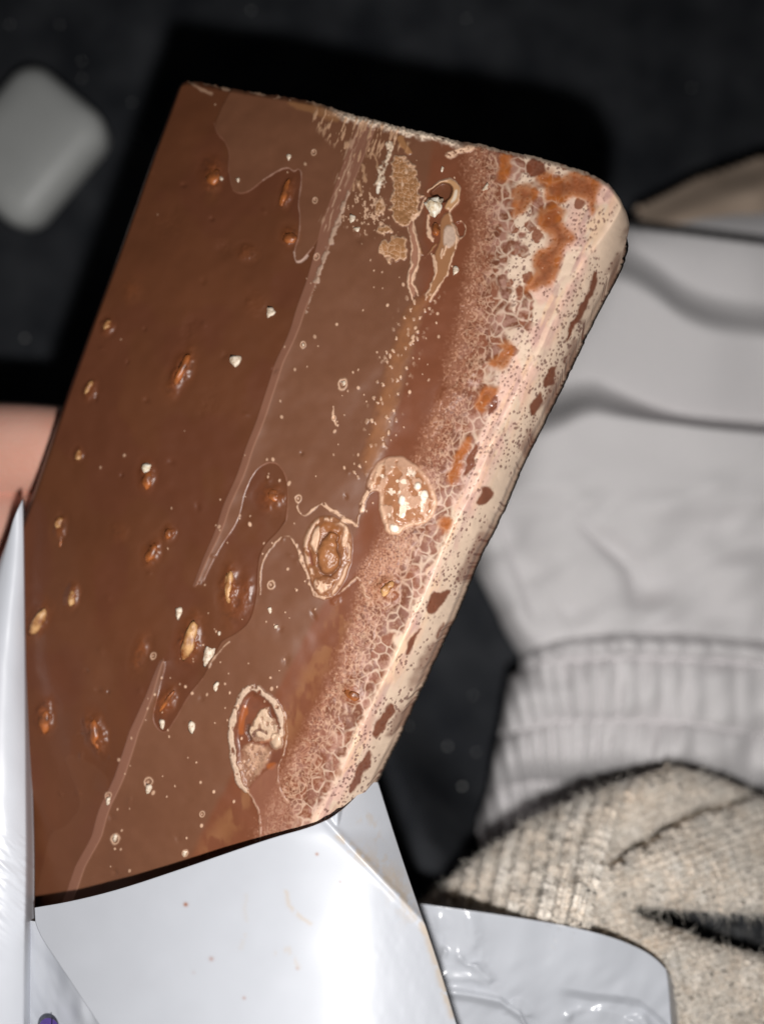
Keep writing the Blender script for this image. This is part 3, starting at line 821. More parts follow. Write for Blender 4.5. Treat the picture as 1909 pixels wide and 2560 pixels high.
PINK = lin(172, 122, 98) * .9
i, m, d = area([(1020, 566), (1034, 546), (1036, 582), (1047, 616), (1050, 648), (1034, 684), (1032, 713), (1038, 735), (1029, 742), (1020, 717), (1020, 684), (1029, 652), (1029, 616)], 3, .8); paint(i, m * .85, PINK); H[i] += m * .25 * MM
i, m, d = area([(1126, 526), (1129, 555), (1144, 584), (1142, 611), (1126, 652), (1113, 693), (1086, 729), (1074, 751), (1066, 735), (1083, 702), (1088, 672), (1083, 639), (1100, 600), (1100, 545)], 3, .8); paint(i, m * .85, lin(164, 116, 80) * .9); H[i] += m * .3 * MM
i, m, d = area([(1070, 478), (1090, 458), (1113, 447), (1135, 450), (1149, 465), (1151, 487), (1142, 510), (1126, 526), (1108, 520), (1120, 500), (1130, 470), (1118, 458), (1097, 460)], 2.5, .6); paint(i, m * .9, lin(196, 150, 108) * .95); H[i] += m * .45 * MM
i, m, d = area([(1138, 470), (1146, 478), (1140, 500), (1126, 508), (1132, 492)], 3, 1); paint(i, m * .8, lin(225, 210, 190)); 
i, m, d = area([(1074, 481), (1097, 458), (1120, 456), (1133, 469), (1126, 492), (1111, 505), (1099, 501), (1083, 494)], 3, .6); paint(i, m * .95, lin(112, 68, 46) * .85); H[i] -= m * 1.1 * MM
i, m, d = area([(1118, 560), (1142, 570), (1143, 600), (1125, 620), (1105, 610), (1108, 580)], 4, 1.4); paint(i, m * .8, lin(204, 178, 160) * .95 * (.8 + .4 * fine[i][:, None])); H[i] += m * .2 * MM  # pale patch paints a glint beside the small hole
i, m, d = stroke([(1151, 553), (1163, 562), (1163, 582), (1150, 594)], 4, 1.5, .6); paint(i, m * .8, c_pale)
i, r, u, v = ell(1150, 573, 13, 20, 0); m = sstep(1.05, .85, r); paint(i, m, lin(118, 66, 44) * .9); H[i] -= m * .5 * MM
for pts, w, c in (([(1063, 494), (1052, 519), (1034, 546), (1036, 582), (1047, 616), (1050, 648), (1034, 684), (1032, 713), (1042, 735)], 7, c_pale), ([(1020, 566), (1029, 616), (1029, 652), (1020, 684), (1020, 717), (1032, 745)], 5, c_pale),
                  ([(1126, 526), (1129, 555), (1144, 584), (1142, 611), (1126, 652), (1113, 693), (1086, 729), (1074, 751)], 5.5, c_pale), ([(1083, 639), (1088, 672), (1083, 702), (1068, 724), (1062, 745)], 7, c_pale * 1.02),
                  ([(1070, 478), (1090, 458), (1113, 447), (1135, 450), (1149, 465), (1151, 487), (1142, 510), (1126, 526)], 4, c_pale), ([(1050, 610), (1058, 650), (1075, 630), (1088, 610)], 3, c_tan), ([(1105, 620), (1103, 650), (1118, 610)], 4, c_pale), ([(1070, 540), (1068, 580), (1080, 600)], 8, c_pale)):
    i, m, d = stroke(pts, w, 1.8, 1.6); m = m * sstep(.12, .35, mid[i]); paint(i, m * .92, c * (.85 + .3 * fine[i][:, None]), .6); H[i] += m * .22 * MM
i, m, d = area([(1028, 560), (1060, 600), (1085, 640), (1060, 730), (1045, 720), (1055, 650), (1045, 600)], 4, 1); paint(i, m * .45, lin(112, 70, 52))
# tan wedge that runs down from it, with beads along both sides
WEDGE = [(1030, 748), (1085, 728), (1045, 805), (1022, 880), (992, 1000), (962, 1110), (925, 1185), (900, 1180), (928, 1080), (960, 960), (985, 860)]
i, m, d = area(WEDGE, 12, 2.4); paint(i, m * .55 * (.6 + .8 * mid[i]), lin(158, 104, 66) * .88, .42); H[i] += m * .12 * MM
for pts in ([(1032, 748), (985, 865), (955, 965), (925, 1080), (895, 1180)], [(1085, 735), (1050, 800), (1020, 890), (990, 1000), (960, 1100)]):
    i = sel(pts, 40); d = poly_dist(X[i] + 2 * Wx[i], Y[i] + 2 * Wy[i], pts)
    f1, f2, cid = voronoi(X[i] / 13, Y[i] / 17, 29); b_ = sstep(.36, .16, f1 + .5 * (fine[i] - .5)) * (cid > .6) * np.exp(-(d / 16) ** 2)
    paint(i, b_ * .85, c_pale); H[i] += b_ * .2 * MM
# faint tan smear lower down along the same line
i, m, d = stroke([(860, 1530), (780, 1690), (700, 1860), (590, 2030), (520, 2130)], 46, 22, 2); m = m * sstep(.4, .65, fbm(X[i] / 22, Y[i] / 40, 3, 203)); paint(i, m * .38, c_tan)

# ---------------- nut 1: oval crater like a rose
OV1 = [(808, 1288), (783, 1300), (761, 1335), (757, 1373), (769, 1428), (795, 1491), (812, 1499), (829, 1496), (863, 1449), (882, 1381), (875, 1322), (850, 1297)]
i, m, d = area(OV1, 3, .8)
paint(i, m * .8, lin(148, 96, 62) * .88 * (.8 + .4 * mid[i][:, None]), .36)
H[i] += m * (.18 + .5 * sstep(0, 26, d) * (.5 + mid[i])) * MM
ring = np.exp(-((d - 6) / 4.5) ** 2) * sstep(.36, .56, fbm(X[i] / 11, Y[i] / 14, 2, 441) + .06); paint(i, ring * .85, c_pale * .96, .6); H[i] += ring * .28 * MM
ring = np.exp(-((d - 15) / 3.5) ** 2) * sstep(.45, .55, mid[i]) * (X[i] < 810); paint(i, ring * .7, lin(120, 62, 48)); H[i] -= ring * .2 * MM
i, m, d = area([(797, 1312), (782, 1328), (776, 1352), (784, 1376), (792, 1384), (794, 1360), (800, 1340)], 3, 1.2); paint(i, m * .95, c_pale * 1.02, .5); H[i] += m * .45 * MM
i, m, d = area([(800, 1310), (830, 1302), (855, 1330), (850, 1372), (838, 1340), (815, 1330), (800, 1345)], 4, 1); paint(i, m * .8, lin(152, 94, 52) * .88, .42)
i, r, u, v = ell(820, 1386, 26, 52, 6); m = sstep(1.05, .8, r); paint(i, m * .9, lin(160, 104, 64) * .88 * (.8 + .4 * mid[i][:, None]), .4); H[i] += np.sqrt(np.clip(1 - r ** 2, 0, 1)) * 1.5 * MM
rr = np.exp(-((r - 1.08) / .07) ** 2); paint(i, rr * .6, lin(84, 50, 36)); H[i] -= rr * .2 * MM
i, m, d = area([(858, 1310), (872, 1320), (868, 1365), (856, 1372), (858, 1340)], 3, 1.2); paint(i, m * .85, c_pale); H[i] += m * .3 * MM
i, m, d = area([(784, 1452), (800, 1444), (834, 1442), (836, 1456), (824, 1472), (806, 1486), (796, 1478)], 4, 2); paint(i, m * sstep(.4, .52, mid[i]), c_pale, .55); H[i] += m * .25 * MM
i, m, d = area([(852, 1294), (876, 1294), (880, 1306), (860, 1308)], 3, 1.6); paint(i, m * .9, c_pale); H[i] += m * .2 * MM
for pts, w, a in (([(744, 1254), (742, 1266), (748, 1280), (758, 1288), (769, 1284), (780, 1275), (791, 1265), (808, 1258)], 5, .85), ([(808, 1258), (818, 1268), (829, 1277), (845, 1285), (858, 1292), (876, 1302), (892, 1314)], 9, .85), ([(892, 1314), (898, 1288), (906, 1262), (920, 1235), (935, 1222), (956, 1229)], 4.5, .6),
                  ([(649, 1487), (651, 1424), (668, 1381), (697, 1347), (712, 1341), (728, 1346), (740, 1365), (752, 1400)], 3.2, .75), ([(740, 1362), (753, 1398), (765, 1428), (774, 1462), (786, 1487), (812, 1499)], 8, .8), ([(812, 1499), (837, 1489), (863, 1470), (880, 1452), (892, 1443)], 4, .6), ([(892, 1443), (900, 1452), (906, 1470), (912, 1490)], 9, .45), ([(895, 1470), (930, 1508)], 3, .4),
                  ([(615, 1978), (637, 2003), (648, 2036), (650, 2070), (648, 2120)], 3.4, .6), ([(700, 1762), (713, 1785), (719, 1820), (717, 1847), (706, 1891), (694, 1925), (692, 1956), (703, 1989), (721, 2003)], 2.6, .65), ([(520, 1668), (545, 1630), (572, 1605)], 4, .6)):
    i, m, d = stroke(pts, w, 1.7, 1.2); m = m * sstep(.26, .5, fbm(X[i] / 12, Y[i] / 12, 2, 445) + .08); paint(i, m * a * .9, c_pale * (.88 + .25 * fine[i][:, None]), .6); H[i] += m * .16 * MM
i, m, d = stroke([(724, 1338), (700, 1345), (668, 1379)], 1, 1); 
# granular apron under the crater
i, m, d = area([(905, 1400), (990, 1345), (1040, 1350), (1000, 1420), (960, 1470), (930, 1520), (905, 1470), (890, 1440)], 14, 1); f1, f2, cid = voronoi(X[i] / 6, Y[i] / 6, 19); paint(i, m * sstep(.55, .3, f1) * .5, c_gran)

# ---------------- nut 2: pale bloomed mound
OV2 = [(930, 1178), (952, 1148), (994, 1138), (1024, 1152), (1062, 1182), (1087, 1225), (1094, 1271), (1066, 1309), (1015, 1318), (994, 1339), (969, 1335), (956, 1296), (947, 1263), (952, 1229), (926, 1222), (915, 1215)]
i, m, d = area(OV2, 4, 1.0)
paint(i, m * .85, lin(206, 162, 134) * .9 * (.9 + .2 * fine[i][:, None]), .4)
H[i] += m * (.3 + .9 * sstep(0, 40, d)) * MM
bl = sstep(.5, .58, fbm(X[i] / 18, Y[i] / 22, 3, 121)); paint(i, m * bl * sstep(4, 14, d) * .85, lin(160, 104, 68) * .9, .3); H[i] -= m * bl * .2 * MM
bl = sstep(.62, .7, fbm(X[i] / 14, Y[i] / 14, 3, 125)); paint(i, m * bl * sstep(8, 20, d) * .9, lin(246, 222, 200) * .95)
ring = np.exp(-((d - 4) / 4) ** 2) * (Y[i] > 1225) * sstep(.3, .5, mid[i] + .1); paint(i, ring * .7, c_pale); H[i] += ring * .15 * MM
for (cx, cy, rx_, ry_) in ((1004, 1252, 9, 14), (1060, 1238, 11, 14), (985, 1320, 13, 10), (1045, 1215, 9, 9)):
    i, r, u, v = ell(cx, cy, rx_, ry_, 10); m = sstep(1.1, .7, r); paint(i, m, lin(250, 236, 218) * .97, .35); H[i] += np.sqrt(np.clip(1 - r ** 2, 0, 1)) * .5 * MM
i, m, d = area([(975, 1165), (1000, 1160), (1006, 1176), (985, 1190), (972, 1188)], 3, 1.4); paint(i, m * .5, lin(176, 126, 94))
i, m, d = stroke([(955, 1165), (935, 1200), (915, 1240), (905, 1270)], 12, 4, 2.4); paint(i, m * sstep(.35, .5, mid[i]), c_pale); H[i] += m * .15 * MM

# ---------------- nut 3: shell-like hollow with a pale lip
OV3 = [(634, 1716), (608, 1731), (594, 1760), (583, 1803), (575, 1825), (581, 1872), (586, 1920), (597, 1956), (615, 1978), (637, 1963), (663, 1920), (673, 1891), (695, 1869), (703, 1840), (703, 1789), (688, 1756), (659, 1734)]
i, m, d = area(OV3, 2.5, .5)
paint(i, m * .9, lin(116, 66, 45) * .9 * (.8 + .4 * mid[i][:, None]), .36)
H[i] -= m * .6 * sstep(4, 22, d) * MM
i2, m2, d2 = stroke(OV3[-4:] + OV3[:9], 15, 2.5, 1.0); m2 = m2 * sstep(.28, .5, fbm(X[i2] / 10, Y[i2] / 13, 2, 443) + .1); paint(i2, m2 * .95, lin(206, 176, 152) * .93 * (.82 + .35 * fine[i2][:, None]), .6); H[i2] += m2 * .4 * MM
i, m, d = stroke([(612, 1770), (606, 1800), (603, 1830)], 15, 4); paint(i, m * .75, lin(168, 90, 44) * .9, .3)
i, m, d = area([(672, 1765), (655, 1775), (645, 1790), (635, 1800), (632, 1810), (625, 1830), (630, 1845), (640, 1850), (665, 1852), (690, 1850), (690, 1800), (676, 1795)], 3.5, 2.6); m = m * (.35 + .65 * sstep(.36, .52, fbm(X[i] / 9, Y[i] / 13, 3, 461))); paint(i, m * .9, lin(210, 178, 150) * .9 * (.75 + .5 * fine[i][:, None]), .5); H[i] += m * .5 * MM
i, m, d = stroke([(634, 1836), (640, 1826), (650, 1825), (664, 1832)], 9, 2, .6); paint(i, m * .9, lin(102, 66, 54)); H[i] -= m * .3 * MM
i, m, d = stroke([(622, 1812), (620, 1830), (626, 1848)], 7, 2, .6); paint(i, m * .8, lin(90, 62, 50)); H[i] -= m * .2 * MM
i, m, d = area([(610, 1858), (640, 1860), (672, 1868), (676, 1880), (655, 1920), (635, 1955), (615, 1972), (600, 1945), (598, 1905)], 9, 2.4); m = m * (.4 + .6 * sstep(.34, .52, fbm(X[i] / 10, Y[i] / 12, 3, 463))); paint(i, m * .85, lin(196, 154, 126) * .9 * (.75 + .5 * fine[i][:, None]), .55); sp = sstep(.6, .68, fbm(X[i] / 4, Y[i] / 4, 2, 131)) * sstep(6, 20, d); paint(i, m * sp * .7, lin(128, 92, 78)); H[i] += m * .35 * MM
i, r, u, v = ell(690, 1852, 15, 20, -10); m = sstep(1.35, .5, r); paint(i, m * .8, lin(230, 198, 168) * .93, .35); H[i] += np.sqrt(np.clip(1 - r ** 2, 0, 1)) * .9 * MM
i, m, d = stroke([(655, 1855), (678, 1850)], 10, 3); paint(i, m * .7, lin(168, 112, 84))
i, m, d = area([(684, 1880), (702, 1870), (700, 1905), (688, 1925), (665, 1930), (668, 1905)], 5, .8); paint(i, m * .8, lin(112, 64, 46) * .9)
i, m, d = area([(665, 1908), (690, 1906), (688, 1922), (668, 1926)], 4, .8); paint(i, m * .7, lin(164, 88, 40))
i, m, d = stroke([(675, 1768), (676, 1792)], 3.5, 1.2, .5); paint(i, m * .9, lin(110, 80, 68))
# film patch below it
i, m, d = area([(615, 1978), (637, 2003), (648, 2036), (648, 2120), (760, 2070), (720, 2005), (693, 1960), (700, 1900), (660, 1930)], 3, .5); paint(i, m * .5, lin(148, 98, 78) * .92, .5); H[i] += m * .06 * MM

# ---------------- bumps, dents and nuts under the surface on the clear side
BUMPS = [  # x, y, rx, ry, angle, height mm, orange tint
 (716, 484, 17, 44, 16, .75, .5), (724, 588, 22, 24, 10, .55, .75), (529, 436, 30, 48, 8, .7, .5), (618, 632, 26, 22, 0, .5, .3), (560, 620, 18, 20, 0, -.3, 0), (453, 925, 27, 64, 24, .9, .7), (470, 830, 20, 34, 20, -.35, 0),
 (269, 815, 18, 26, 16, .6, .4), (225, 975, 18, 28, 25, .55, .4), (196, 1138, 14, 20, 10, .5, .4), (367, 1190, 22, 38, 6, .7, .6), (150, 1320, 16, 34, 14, .5, .5), (421, 1334, 18, 22, 20, .6, .6), (380, 1382, 22, 34, 22, .7, .7),
 (573, 1462, 24, 60, 6, .8, .6), (600, 1500, 40, 70, 20, .5, .4), (180, 1490, 18, 34, 12, .7, .6), (95, 1550, 24, 50, 26, .8, .6), (475, 1600, 30, 64, 14, 1.0, .8), (350, 1630, 20, 50, 16, .4, .5), (112, 1790, 26, 48, 4, .9, .8), (238, 1835, 30, 58, -14, 1.0, .55),
 (415, 1755, 24, 44, 34, .7, .7), (681, 1240, 34, 36, 20, .55, .6), (969, 1472, 32, 34, 30, .8, .7), (880, 1737, 34, 26, 40, .5, .5), (840, 1500, 18, 16, 0, .3, .3), (1180, 928, 26, 40, 28, .45, .1), (1125, 990, 30, 44, 20, .4, .1), (300, 1330, 26, 30, 0, .25, .15), (520, 1010, 30, 40, 10, -.25, 0), (640, 760, 30, 40, 10, .2, .1), (330, 720, 30, 40, 10, .2, .2), (420, 560, 40, 40, 10, -.25, 0)]
for k, (cx, cy, ax, ay, ang, hm, tint) in enumerate(BUMPS):
    i, r, u, v = ell(cx, cy, ax, ay, ang)
    g = np.exp(-(r / .78) ** 4) if hm > 0 else np.exp(-r ** 2)
    H[i] += .95 * hm * g * (.75 + .9 * (mid[i] - .5)) * MM
    if hm > .3:
        moat = np.exp(-((r - 1.25) / .3) ** 2); H[i] -= .05 * moat * MM
    if tint:
        paint(i, np.exp(-(r / .8) ** 2) * tint * .75 * sstep(.3, .65, mid[i] + .12), lin(158, 86, 42) * .85, .42)
k = 0
while k < 60:                                         # small pits and pimples
    cx, cy = random.uniform(150, 900), random.uniform(300, 2200)
    i, r, u, v = ell(cx, cy, random.uniform(4, 11), random.uniform(5, 14), random.uniform(-30, 30)); k += 1
    if len(i) == 0: continue
    H[i] += random.choice((-.25, -.18, .12, .15)) * np.exp(-r ** 2 * 1.4) * MM
# bubbles with rings
for (cx, cy, rr_) in ((757, 861, 8), (856, 960, 13), (677, 1462, 10), (791, 641, 8), (745, 1246, 9), (288, 2098, 12), (463, 2134, 8), (270, 1990, 9), (787, 500, 7), (834, 1045, 6), (383, 1640, 8), (505, 2036, 7), (371, 1955, 11), (784, 380, 7)):
    i, r, u, v = ell(cx, cy, rr_ * .8, rr_, 15); ring = np.exp(-((r - 1) / .22) ** 2)
    paint(i, ring * .75, c_pale, .5); H[i] += (ring * .12 - .2 * np.exp(-(r / .7) ** 4)) * MM
    paint(i, np.exp(-(r / .35) ** 2) * .8, c_pale)
# tiny pale dots of bloom
nd = 0
while nd < 210:
    cx, cy = random.uniform(200, 1150), random.uniform(260, 2220)
    xr_ = 1304 - .456 * (cy - 971)
    lx = np.interp(cy, RX[:, 1], RX[:, 0])
    if cx > xr_ - 240 or (cx < lx and random.random() < .9): continue
    nd += 1
    rr_ = random.choice((1.6, 1.8, 2.0, 2.4, 2.6, 3.8)) * random.uniform(.8, 1.2)
    i, r, u, v = ell(cx, cy, rr_, rr_ * random.uniform(1, 1.7), random.uniform(-20, 40))
    if len(i): paint(i, sstep(1.2, .6, r) * random.uniform(.5, .95), c_pale, .6); H[i] += .07 * np.exp(-r ** 2) * MM
# comma shaped mark
i, m, d = stroke([(834, 1020), (832, 1040), (836, 1056), (841, 1064)], 5, 1.6, .3); paint(i, m * .8, c_pale)

# ---------------- overall form: right chamfer, rounded left and top edges
cwid = np.interp(Y, [430, 560, 650, 720, 850, 1000, 1200, 1600, 2000, 2500], [40, 66, 84, 88, 86, 88, 86, 84, 84, 84])
t = np.clip(1 - dR / cwid, 0, 1)
H -= 8.5 * MM * (t ** 1.25)
H += .18 * MM * np.exp(-((dR - cwid - 4) / 14) ** 2)
H -= 1.3 * MM * np.clip(1 - dT / 14, 0, 1) ** 2 + 1.8 * MM * np.clip(1 - dL / 14, 0, 1) ** 2
H += (fine - .5) * .02 * MM * sstep(120, 60, dR)
# pale line along the left and top-left arris
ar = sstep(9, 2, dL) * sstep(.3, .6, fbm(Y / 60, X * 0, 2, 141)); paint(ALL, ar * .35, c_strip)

i_ = np.nonzero(np.abs(dR - cwid) < 40)[0]
m_ = np.exp(-((dR[i_] - cwid[i_] - 2 + 6 * (mid[i_] - .5)) / 7) ** 2) * sstep(.3, .55, fbm(Y[i_] / 40, X[i_] / 90, 2, 391) + .12)
paint(i_, m_ * .3, lin(238, 204, 176) * .9, .36)  # thin peach line paints the highlight along the rim
# assemble: relief face, then skirt and underside
Pf = bar_point(X, Y, H)
P2d = Pf.reshape(NV, NU, 3)
thick = 0.0125
under = bar_point(X, Y, 0.0 * H) - bn * thick
U2d = under.reshape(NV, NU, 3)
bi = np.concatenate([np.arange(NU), np.arange(1, NV) * NU + NU - 1, (NV - 1) * NU + np.arange(NU - 2, -1, -1), np.arange(NV - 2, 0, -1) * NU])
nb = len(bi)
cen = under.mean(0)
side_pts = []
wallc = Pf[bi].mean(0)
loops = []
for s_, q_ in ((.35, 0.0), (.8, 0.0), (1.0, -.012)):
    pts = Pf[bi] * (1 - s_) + under[bi] * s_
    pts = pts + (cen - pts) * (-q_ * -1 if q_ else 0)
    loops.append(pts)
base_n = len(Pf)
allv = np.concatenate([Pf] + loops + [cen[None]])
qf = [grid_faces(NV, NU)]
prev = bi
for k in range(3):
    cur = base_n + k * nb + np.arange(nb)
    a, b2 = prev, np.roll(prev, -1); c2, d2 = np.roll(cur, -1), cur
    qf.append(np.stack([a, b2, c2, d2], -1))
    prev = cur
qf = np.concatenate(qf)
me = mesh_np('bar_body', allv, qf)
ccol = np.concatenate([Cc, np.tile(Cc[bi] * .6 + c_clear * .4, (3, 1)), c_clear[None]])
set_color(me, 'Col', np.clip(ccol, 0.004, .95))
set_float(me, 'Rough', np.concatenate([RO, np.full(3 * nb + 1, .5)]))
# close the underside with one fan
bm = bmesh.new(); bm.from_mesh(me); bm.verts.ensure_lookup_table()
ring = [bm.verts[int(k)] for k in prev]; cv_ = bm.verts[len(allv) - 1]
for k in range(nb):
    bm.faces.new((ring[k], ring[(k + 1) % nb], cv_))
bm.to_mesh(me); bm.free()
bar = empty('chocolate_bar', tuple(bar_point(np.array(700.), np.array(1200.), -thick)))
tag(bar, 'bare end of a milk chocolate bar with nuts and whitish fat bloom', 'chocolate bar')
link('bar_body', me, M_choc, bar)

Hg = H.reshape(NV, NU); Xg = S[..., 0]; Yg = S[..., 1]
def surf_h(x, y):
    k = np.argmin((X - x) ** 2 + (Y - y) ** 2)
    return H[k]
ex = A1 - A0; ex /= np.linalg.norm(ex); ey = np.cross(bn, ex)
def lump(name, x, y, rx_, ry_, ang, hgt, mat, sub=3, rough=.22, lift=0.0, seed=0, flat=1.0):
    """irregular lump set into the bar at pixel x, y; radii in pixels, hgt in mm"""
    bm = bmesh.new(); bmesh.ops.create_icosphere(bm, subdivisions=sub, radius=1.0)
    co = np.array([v.co[:] for v in bm.verts])
    n = fbm(co[:, 0] * 1.3 + seed * 3.1 + co[:, 2], co[:, 1] * 1.3 + 7 + co[:, 2] * .7, 3, seed) - .5
    n2 = fbm(co[:, 0] * 4 + seed + co[:, 2] * 3, co[:, 1] * 4 + 3, 2, seed + 4) - .5
    co = co * (1 + rough * 3.0 * n + rough * 1.2 * n2)[:, None]
    if rough > .32:
        co = co * np.array([1, 1, 1]) * (1 + .35 * (hash2(np.arange(len(co)), seed, 5) - .5))[:, None]
        co[:, 0] = np.sign(co[:, 0]) * np.abs(co[:, 0]) ** .75; co[:, 0] *= 1 + .5 * co[:, 1]
    sc = float(bar_depth(np.array(float(x)), np.array(float(y)))) / F
    for v, c in zip(bm.verts, co):
        v.co = (c[0] * rx_ * sc, c[1] * ry_ * sc, c[2] * hgt * MM)
    for f in bm.faces: f.smooth = True
    me = bpy.data.meshes.new(name); bm.to_mesh(me); bm.free()
    o = bpy.data.objects.new(name, me); col_main.objects.link(o); me.materials.append(mat)
    p = bar_point(np.array(float(x)), np.array(float(y)), surf_h(x, y) + lift * MM)
    a = math.radians(-ang)
    # image axes laid in the bar's plane, turned by ang
    ix = np.array([1., 0, 0]) - bn * bn[0]; ix /= np.linalg.norm(ix); iy = np.cross(bn, ix)
    vx = ix * math.cos(a) + iy * math.sin(a); vy = np.cross(bn, vx)
    Mx = Matrix(((vx[0], vy[0], bn[0], p[0]), (vx[1], vy[1], bn[1], p[1]), (vx[2], vy[2], bn[2], p[2]), (0, 0, 0, 1)))
    o.matrix_world = Mx
    o.parent = bar
    o.matrix_parent_inverse = bar.matrix_world.inverted()
    return o
NUTS = [  # x, y, rx, ry, angle, height mm, material, lift
 (712, 484, 8, 34, 16, .8, M_nut_veiled, -.25), (724, 594, 15, 13, 10, .7, M_nut_veiled, -.35), (533, 440, 16, 24, 8, .8, M_nut_veiled, -.45), (455, 920, 12, 44, 24, .9, M_nut_veiled, -.35), (269, 812, 9, 15, 16, .8, M_nut, -.3), (222, 970, 7, 17, 28, .7, M_nut, -.35),
 (196, 1138, 9, 14, 10, .8, M_nut, -.25), (368, 1200, 13, 22, 6, .9, M_nut_veiled, -.25), (148, 1308, 9, 13, 40, .8, M_nut, -.25), (153, 1350, 4, 24, 4, .6, M_nut_veiled, -.3), (421, 1334, 11, 14, 20, .9, M_nut_veiled, -.3), (379, 1382, 11, 26, 24, .9, M_nut_veiled, -.3),
 (573, 1463, 11, 42, 4, 1.0, M_nut, -.35), (180, 1492, 11, 20, 12, 1.0, M_nut, -.3), (95, 1553, 14, 36, 26, 1.1, M_nut, -.35), (474, 1602, 18, 46, 14, 1.2, M_nut, -.45), (112, 1800, 15, 26, 4, 1.0, M_nut_veiled, -.35), (238, 1832, 13, 34, -14, 1.0, M_nut_veiled, -.45),
 (418, 1752, 7, 30, 36, .8, M_nut_veiled, -.35), (684, 1238, 17, 14, 20, .7, M_nut_veiled, -.35), (969, 1470, 13, 25, 40, 1.1, M_nut, -.4), (880, 1737, 18, 12, 30, .6, M_nut_veiled, -.25), (1090, 575, 10, 17, 0, 1.0, M_nut_veiled, .0), (835, 2190 - 100, 8, 8, 0, .4, M_nut_veiled, -.2)]
for k, (x_, y_, a_, b_, g_, hh, mt, lf) in enumerate(NUTS):
    o = lump('nut_piece', x_, y_, a_, b_, g_, hh * .85, mt, 3, .3, lf * .6, k + 1)
o = lump('nut_piece', 1084, 520, 18, 22, 4, 1.3, M_nut_white, 3, .34, .2, 77); o['label'] = 'white broken nut piece in the bloomed hollow'
o = lump('nut_piece', 366, 1172, 11, 13, 10, .7, M_nut_white, 3, .4, -.1, 78)
CR = [(676, 780, 10, 12, 20), (587, 904, 12, 13, 0), (1138, 677, 7, 13, 24), (880, 548, 7, 12, 18), (447, 1533, 9, 16, 12), (520, 1640, 14, 26, 16), (406, 1812, 7, 15, -4), (478, 1818, 9, 16, -8), (540, 1718, 6, 10, 4), (371, 1974, 7, 12, 6), (270, 2004, 6, 11, 0), (462, 2134, 6, 9, 8), (288, 2096, 6, 12, 4),
      (892, 572, 8, 7, 0), (675, 1528, 5, 8, 0), (548, 1584, 4, 6, 0), (1105, 423, 4, 7, 18), (1215, 468, 10, 6, -60), (722, 392, 6, 9, 4), (860, 958, 5, 6, 0), (553, 445, 5, 7, 0), (595, 450, 4, 5, 0), (690, 1568, 4, 6, 0), (758, 862, 3, 4, 0)]
for k, (x_, y_, a_, b_, g_) in enumerate(CR):
    lump('crumb', x_, y_, a_, b_, g_, .45, M_crumb, 2, .5, .04, 100 + k)

# ------------------------------------------------------------------ wrapper
wrap = empty('wrapper', tuple(bar_point(np.array(500.), np.array(2480.), -0.02)))
tag(wrap, 'torn white plastic wrapper folded open around the chocolate bar', 'wrapper')
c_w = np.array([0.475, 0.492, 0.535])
def sheet(name, top, bot, left, right, nu, nv, depth, mat, colf=None, thick=0.00012):
    S_ = coons(top, bot, left, right, nu, nv)
    x, y = S_[..., 0], S_[..., 1]
    u, v = np.meshgrid(np.linspace(0, 1, nu), np.linspace(0, 1, nv))
    D = depth(x, y, u, v)
    me = mesh_np(name, ray_point(x, y, D).reshape(-1, 3), grid_faces(nv, nu))
    c = np.tile(c_w, (x.size, 1)) * (.97 + .05 * fbm(x / 60, y / 60, 3, 5)).reshape(-1, 1)
    if colf is not None: c = colf(x.ravel(), y.ravel(), c)
    set_color(me, 'Col', np.clip(c, 0, .9))
    o = link(name, me, mat, wrap); solidify(o, thick)
    return o
FT = [(86, 2270), (180, 2254), (300, 2224), (450, 2174), (600, 2122), (690, 2092), (780, 2068), (835, 2042), (880, 2003), (915, 1962), (936, 1928)]
FR = [(936, 1928), (985, 2085), (1030, 2220), (1062, 2312), (1100, 2425), (1140, 2560), (1190, 2720)]
FL_ = [(86, 2270), (89, 2325), (160, 2430), (246, 2560), (350, 2720)]
FB = [(350, 2720), (700, 2720), (1190, 2720)]
def flap_depth(x, y, u, v):
    # a stiff sheet that rises towards the viewer away from the bar and bends round a soft ridge
    xc = 866 + .012 * (y - 2100)
    yy = np.sqrt(np.clip(y - 2070, 0, None) ** 2 + 900) - 30
    dr = .1516 - 3.5e-5 * yy + .96e-8 * yy ** 2
    s_ = (x - xc) * 7.8e-5                                                # metres from the ridge
    lft = np.clip(-s_, 0, None); rgt = np.clip(s_, 0, None)
    L = .24 * (np.sqrt(lft ** 2 + .022 ** 2) - .022) + .66 * (np.sqrt(rgt ** 2 + .018 ** 2) - .018)
    base = dr + L
    x0, y0, x1, y1 = 850, 2092, 1062, 2312
    q = ((x - x0) * (y1 - y0) - (y - y0) * (x1 - x0)) / math.hypot(x1 - x0, y1 - y0)
    base = base + .00008 * (np.sqrt(np.clip(q, 0, None) ** 2 + 36) - 6) - .0005 * np.exp(-(q / 10) ** 2)
    base = np.minimum(base, bar_depth(x, y) - .0016 + .02 * sstep(840, 900, x))
    return base + .0005 * (fbm(x / 190, y / 190, 2, 7) - .5) + .00016 * (fbm(x / 26, y / 40, 2, 9) - .5) * sstep(900, 1000, x)
tan_s = np.array([.47, .39, .31])
